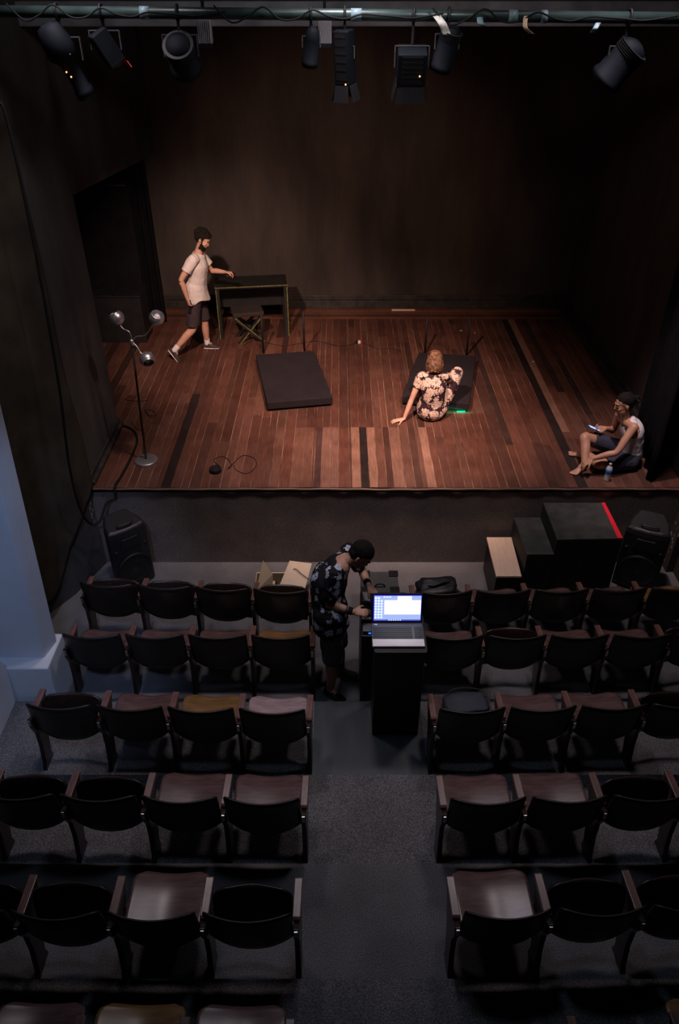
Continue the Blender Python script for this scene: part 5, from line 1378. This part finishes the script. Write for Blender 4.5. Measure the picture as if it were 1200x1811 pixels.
for h, k_, a in ((hipN, knN, anN), (hipF, knF, anF)):
    limb(mb, [h, h.lerp(k_, .5), k_, k_.lerp(a, .35), a], [0.088, 0.076, 0.054, 0.054, 0.034], 16)
foot(mb, Vector((2.63, 6.80, z0 + .075)), (-0.75, -.55, -.03), size=.95); foot(mb, Vector((2.70, 7.05, z0 + .07)), (-.85, .50, 0), size=.95)
M_h, q_h = head(mb, hd, (-0.96, -0.12, -0.22), (-.2, 0, 1), .98)
skin(mb, 'body', 'skin_mid', pc_, 0.0055)
face_bits(pc_, q_h, M_h, .98)
def ex2(mb_):
    rd = random.Random(2)
    c = Vector((0, -0.140, 0.020))
    for k in range(60):
        v_ = Vector((rd.gauss(0, 1), rd.gauss(0, 1), rd.gauss(0, 1))).normalized() * 0.040
        limb(mb_, [q_h(*c), q_h(*(c + v_)), q_h(*(c + v_ * 1.1 + Vector((rd.uniform(-.01, .01), 0, rd.uniform(-.012, .012)))))], [0.016, 0.012, 0.006], 6, k=2)
hair(pc_, q_h, M_h, 'hair_dark', size=.98, keep=lambda x, y, z: (z > 0.045 + 0.5 * y) if y > -0.02 else (z > -.06), curl=0.002, ln=0.012, seed=9, grow=1.04, n=0, extra=ex2)
# glasses
MAT['gold_wire'] = mat('thin_gold_wire', (0.5, 0.33, 0.12), 0.3, 0.9, var=0.05)
mb = MB()
for s_ in (-1, 1):
    mb.tube([q_h(s_ * .031 + .020 * math.cos(t * math.pi / 5), .092, .002 + .015 * math.sin(t * math.pi / 5)) for t in range(10)], 0.0013, 6, closed=True)
    mb.tube([q_h(s_ * .051, .090, .004), q_h(s_ * .078, .06, .006), q_h(s_ * .080, -.01, .0)], 0.0013, 6)
mb.tube([q_h(-.010, .093, .004), q_h(0, .096, .008), q_h(.010, .093, .004)], 0.0013, 6)
mb.build('glasses', 'gold_wire', pc_, smooth=True)
mb = MB()
torso_limb(mb, pel + Vector((0, 0, .01)), neck, 0.96, side=(0, 1, 0), fat=1.04, bow=(.05, 0, 0))
limb(mb, [neck + Vector((.03, .02, -.06)), shN.lerp(neck, .25) + Vector((.02, 0, .0))], [0.062, 0.045], 12); limb(mb, [neck + Vector((.03, -.02, -.06)), shF.lerp(neck, .25) + Vector((.02, 0, 0))], [0.062, 0.045], 12)
def keepD(p):
    if p.z < z0 + .12: return False
    if (p - (neck + Vector((-.05, 0, -.01)))).length < .105: return False
    for sh in (shN, shF):
        if (p - (sh + Vector((-.01, 0, -.05)))).length < .092: return False
    return True
skin(mb, 'vest', 'tank', pc_, 0.006, 4, keep=keepD, wrinkle=0.008)
mb = MB()
limb(mb, [pel + Vector((0, 0, .03)), pel + Vector((-.04, 0, -.01))], [(0.165, 0.120), (0.165, 0.112)], 20, ref=(0, 1, 0))
for h, k_ in ((hipN, knN), (hipF, knF)):
    limb(mb, [h, h.lerp(k_, .5), h.lerp(k_, .90)], [0.102, 0.092, 0.080], 16)
def keepS(p):
    if (p - hipN).dot((knN - hipN).normalized()) > .31 and p.y < 6.93: return False
    if (p - hipF).dot((knF - hipF).normalized()) > .395 and p.y > 6.93: return False
    return p.z > z0 + .005
skin(mb, 'shorts', 'shorts_blue', pc_, 0.007, 4, keep=keepS, wrinkle=0.007)
MAT['phone_screen'] = emis('phone_screen', (0.35, 0.50, 1.0), 1.6)
ph = thing('mobile_phone', 'phone with a lit bluish screen held by the cross-legged person', 'phone', wrF + Vector((-.10, 0, -.01)))
pcn = wrF + Vector((-.135, -.040, .022))
Mx_ = Matrix.Rotation(R(24), 3, 'Y') @ Matrix.Rotation(R(-6), 3, 'X')
def sl(mb, c, h, M): 
    P_ = [(-h[0], -h[1], -h[2]), (h[0], -h[1], -h[2]), (h[0], h[1], -h[2]), (-h[0], h[1], -h[2]), (-h[0], -h[1], h[2]), (h[0], -h[1], h[2]), (h[0], h[1], h[2]), (-h[0], h[1], h[2])]
    return mb.hexa([c + M @ Vector(p) for p in P_])
sl(MB(), pcn, (.070, .034, .004), Mx_).build('phone_body', 'label_blue', ph, bevel=0.003)
sl(MB(), pcn + Mx_ @ Vector((0, 0, .0048)), (.062, .030, .0004), Mx_).build('phone_screen', 'phone_screen', ph)

# ---------------------------------------------------------------- the person bent over the laptop
base = (-0.03, 4.68, 0)
pd_ = person('person', 'person in a black shirt with blue flowers bending over the laptop stand', base)
pel = Vector((-0.075, 4.73, .84)); neck = Vector((0.055, 4.86, 1.375)); hd = Vector((0.180, 4.87, 1.415))
shN, shF = Vector((-0.045, 4.70, 1.335)), Vector((0.085, 5.05, 1.315))
elN, wrN = Vector((-0.110, 4.655, 1.065)), Vector((0.120, 4.60, 1.015))
elF, wrF = Vector((0.195, 5.06, 1.100)), Vector((0.250, 4.86, 1.085))
hipN, hipF = Vector((-0.075, 4.645, .80)), Vector((-0.055, 4.815, .80))
knN, knF = Vector((-0.060, 4.60, .45)), Vector((-0.020, 4.80, .44))
anN, anF = Vector((-0.085, 4.565, .085)), Vector((0.010, 4.80, .085))
mb = MB()
torso_limb(mb, pel, neck, 1.02, side=(0.15, 1, 0), bow=(-.075, 0, .0), fat=1.1)
limb(mb, [neck + Vector((-.05, 0, -.05)), neck.lerp(hd, .7)], [0.062, 0.058], 14, ref=(0, 1, 0))
for sh, el, wr in ((shN, elN, wrN), (shF, elF, wrF)):
    limb(mb, [neck + Vector((-0.06, 0, -.05)), sh], [0.062, 0.054], 12)
    limb(mb, [sh, sh.lerp(el, .5), el, el.lerp(wr, .35), wr], [0.054, 0.050, 0.040, 0.040, 0.027], 14)
hand(mb, wrN, (1, 0.02, -0.10), (0, .35, -.9), side=1, curl=(25, 32, 22), thumb=45)
hand(mb, wrF, (0.55, -.60, -0.35), (-.2, -.1, -1), side=-1, curl=(25, 30, 20), thumb=35)
for h, k_, a in ((hipN, knN, anN), (hipF, knF, anF)):
    limb(mb, [h, h.lerp(k_, .5), k_, k_.lerp(a, .35), a], [0.098, 0.082, 0.060, 0.061, 0.038], 16)
dN, dF = Vector((0.70, -0.55, 0)), Vector((0.95, -0.20, 0))
foot(mb, anN, dN, toes=False); foot(mb, anF, dF, toes=False)
M_h, q_h = head(mb, hd, (0.66, -0.22, -0.72), (0.72, 0, 0.66), 1.04)
skin(mb, 'body', 'skin_brown', pd_, 0.006)
face_bits(pd_, q_h, M_h, 1.04)
hair(pd_, q_h, M_h, 'hair_dark', size=1.04, keep=lambda x, y, z: (z > 0.052 + 0.35 * (y - .05) if y > 0.0 else z > -0.05), curl=0.002, ln=0.008, seed=13, grow=1.05, n=0)
mb = MB()
torso_limb(mb, pel + Vector((0, 0, -.04)), neck + Vector((-.02, 0, -.005)), 1.16, side=(0.15, 1, 0), fat=1.18, bow=(-.08, 0, .0))
limb(mb, [pel + Vector((-.01, 0, .10)), pel + Vector((0, 0, -.14))], [(0.195, 0.155), (0.205, 0.160)], 20, ref=(0.15, 1, 0))
for sh in (shN, shF): limb(mb, [neck + Vector((-.06, 0, -.06)), sh], [0.072, 0.070], 12)
pc = [(mb, lambda p: p.z > 0.735 + 0.02 * math.sin(p.x * 22) and (p - (neck + Vector((.035, -.02, .045)))).length > .118)]
for S_, E_, c0 in ((shN, elN, .235), (shF, elF, .195)):
    mb = MB(); d_ = (E_ - S_).normalized()
    limb(mb, [S_ + (neck - S_) * .2 + Vector((-.03, 0, -.03)), S_, S_.lerp(E_, .97)], [(0.070, 0.066), (0.076, 0.074), (0.074, 0.086)], 14)
    pc.append((mb, (lambda p, S_=S_, d_=d_, c0=c0: (p - S_).dot(d_) < c0)))
garment(pc, 'shirt', 'floral_blue', pd_, 0.007, 5, wrinkle=0.010, wscale=8)
mb = MB()
limb(mb, [pel, pel + Vector((0, 0, -.06))], [(0.155, 0.125), (0.160, 0.125)], 20, ref=(0.15, 1, 0))
for h, k_ in ((hipN, knN), (hipF, knF)):
    limb(mb, [h, h.lerp(k_, .5), h.lerp(k_, 1.16)], [0.110, 0.102, 0.092], 16)
skin(mb, 'shorts', 'shorts_grey', pd_, 0.007, 4, keep=lambda p: p.z > .435, wrinkle=0.008)
shoe(pd_, anN, dN, m='rubber', sole='sole_teal'); shoe(pd_, anF, dF, m='shoe_brown', sole='sole')
for w_, e_ in ((wrN, elN), (wrF, elF)):
    d__ = (w_ - e_).normalized()
    MB().tube([w_ - d__ * .052, w_ - d__ * .012], 0.0335, 16, smooth=False).build('wrist_band', 'rubber', pd_, smooth=True)
MB().tube([wrN - (wrN - elN).normalized() * .072, wrN - (wrN - elN).normalized() * .056], 0.0350, 16, smooth=False).build('bracelet', 'case_grey', pd_, smooth=True)
tag(MB().obox(wrN + Vector((.140, .012, -.040)), (0.030, 0.020, 0.013), rz=-.1).build('computer_mouse', 'rubber', bevel=0.008), 'small black device held in the near hand of the person at the laptop', 'small object')
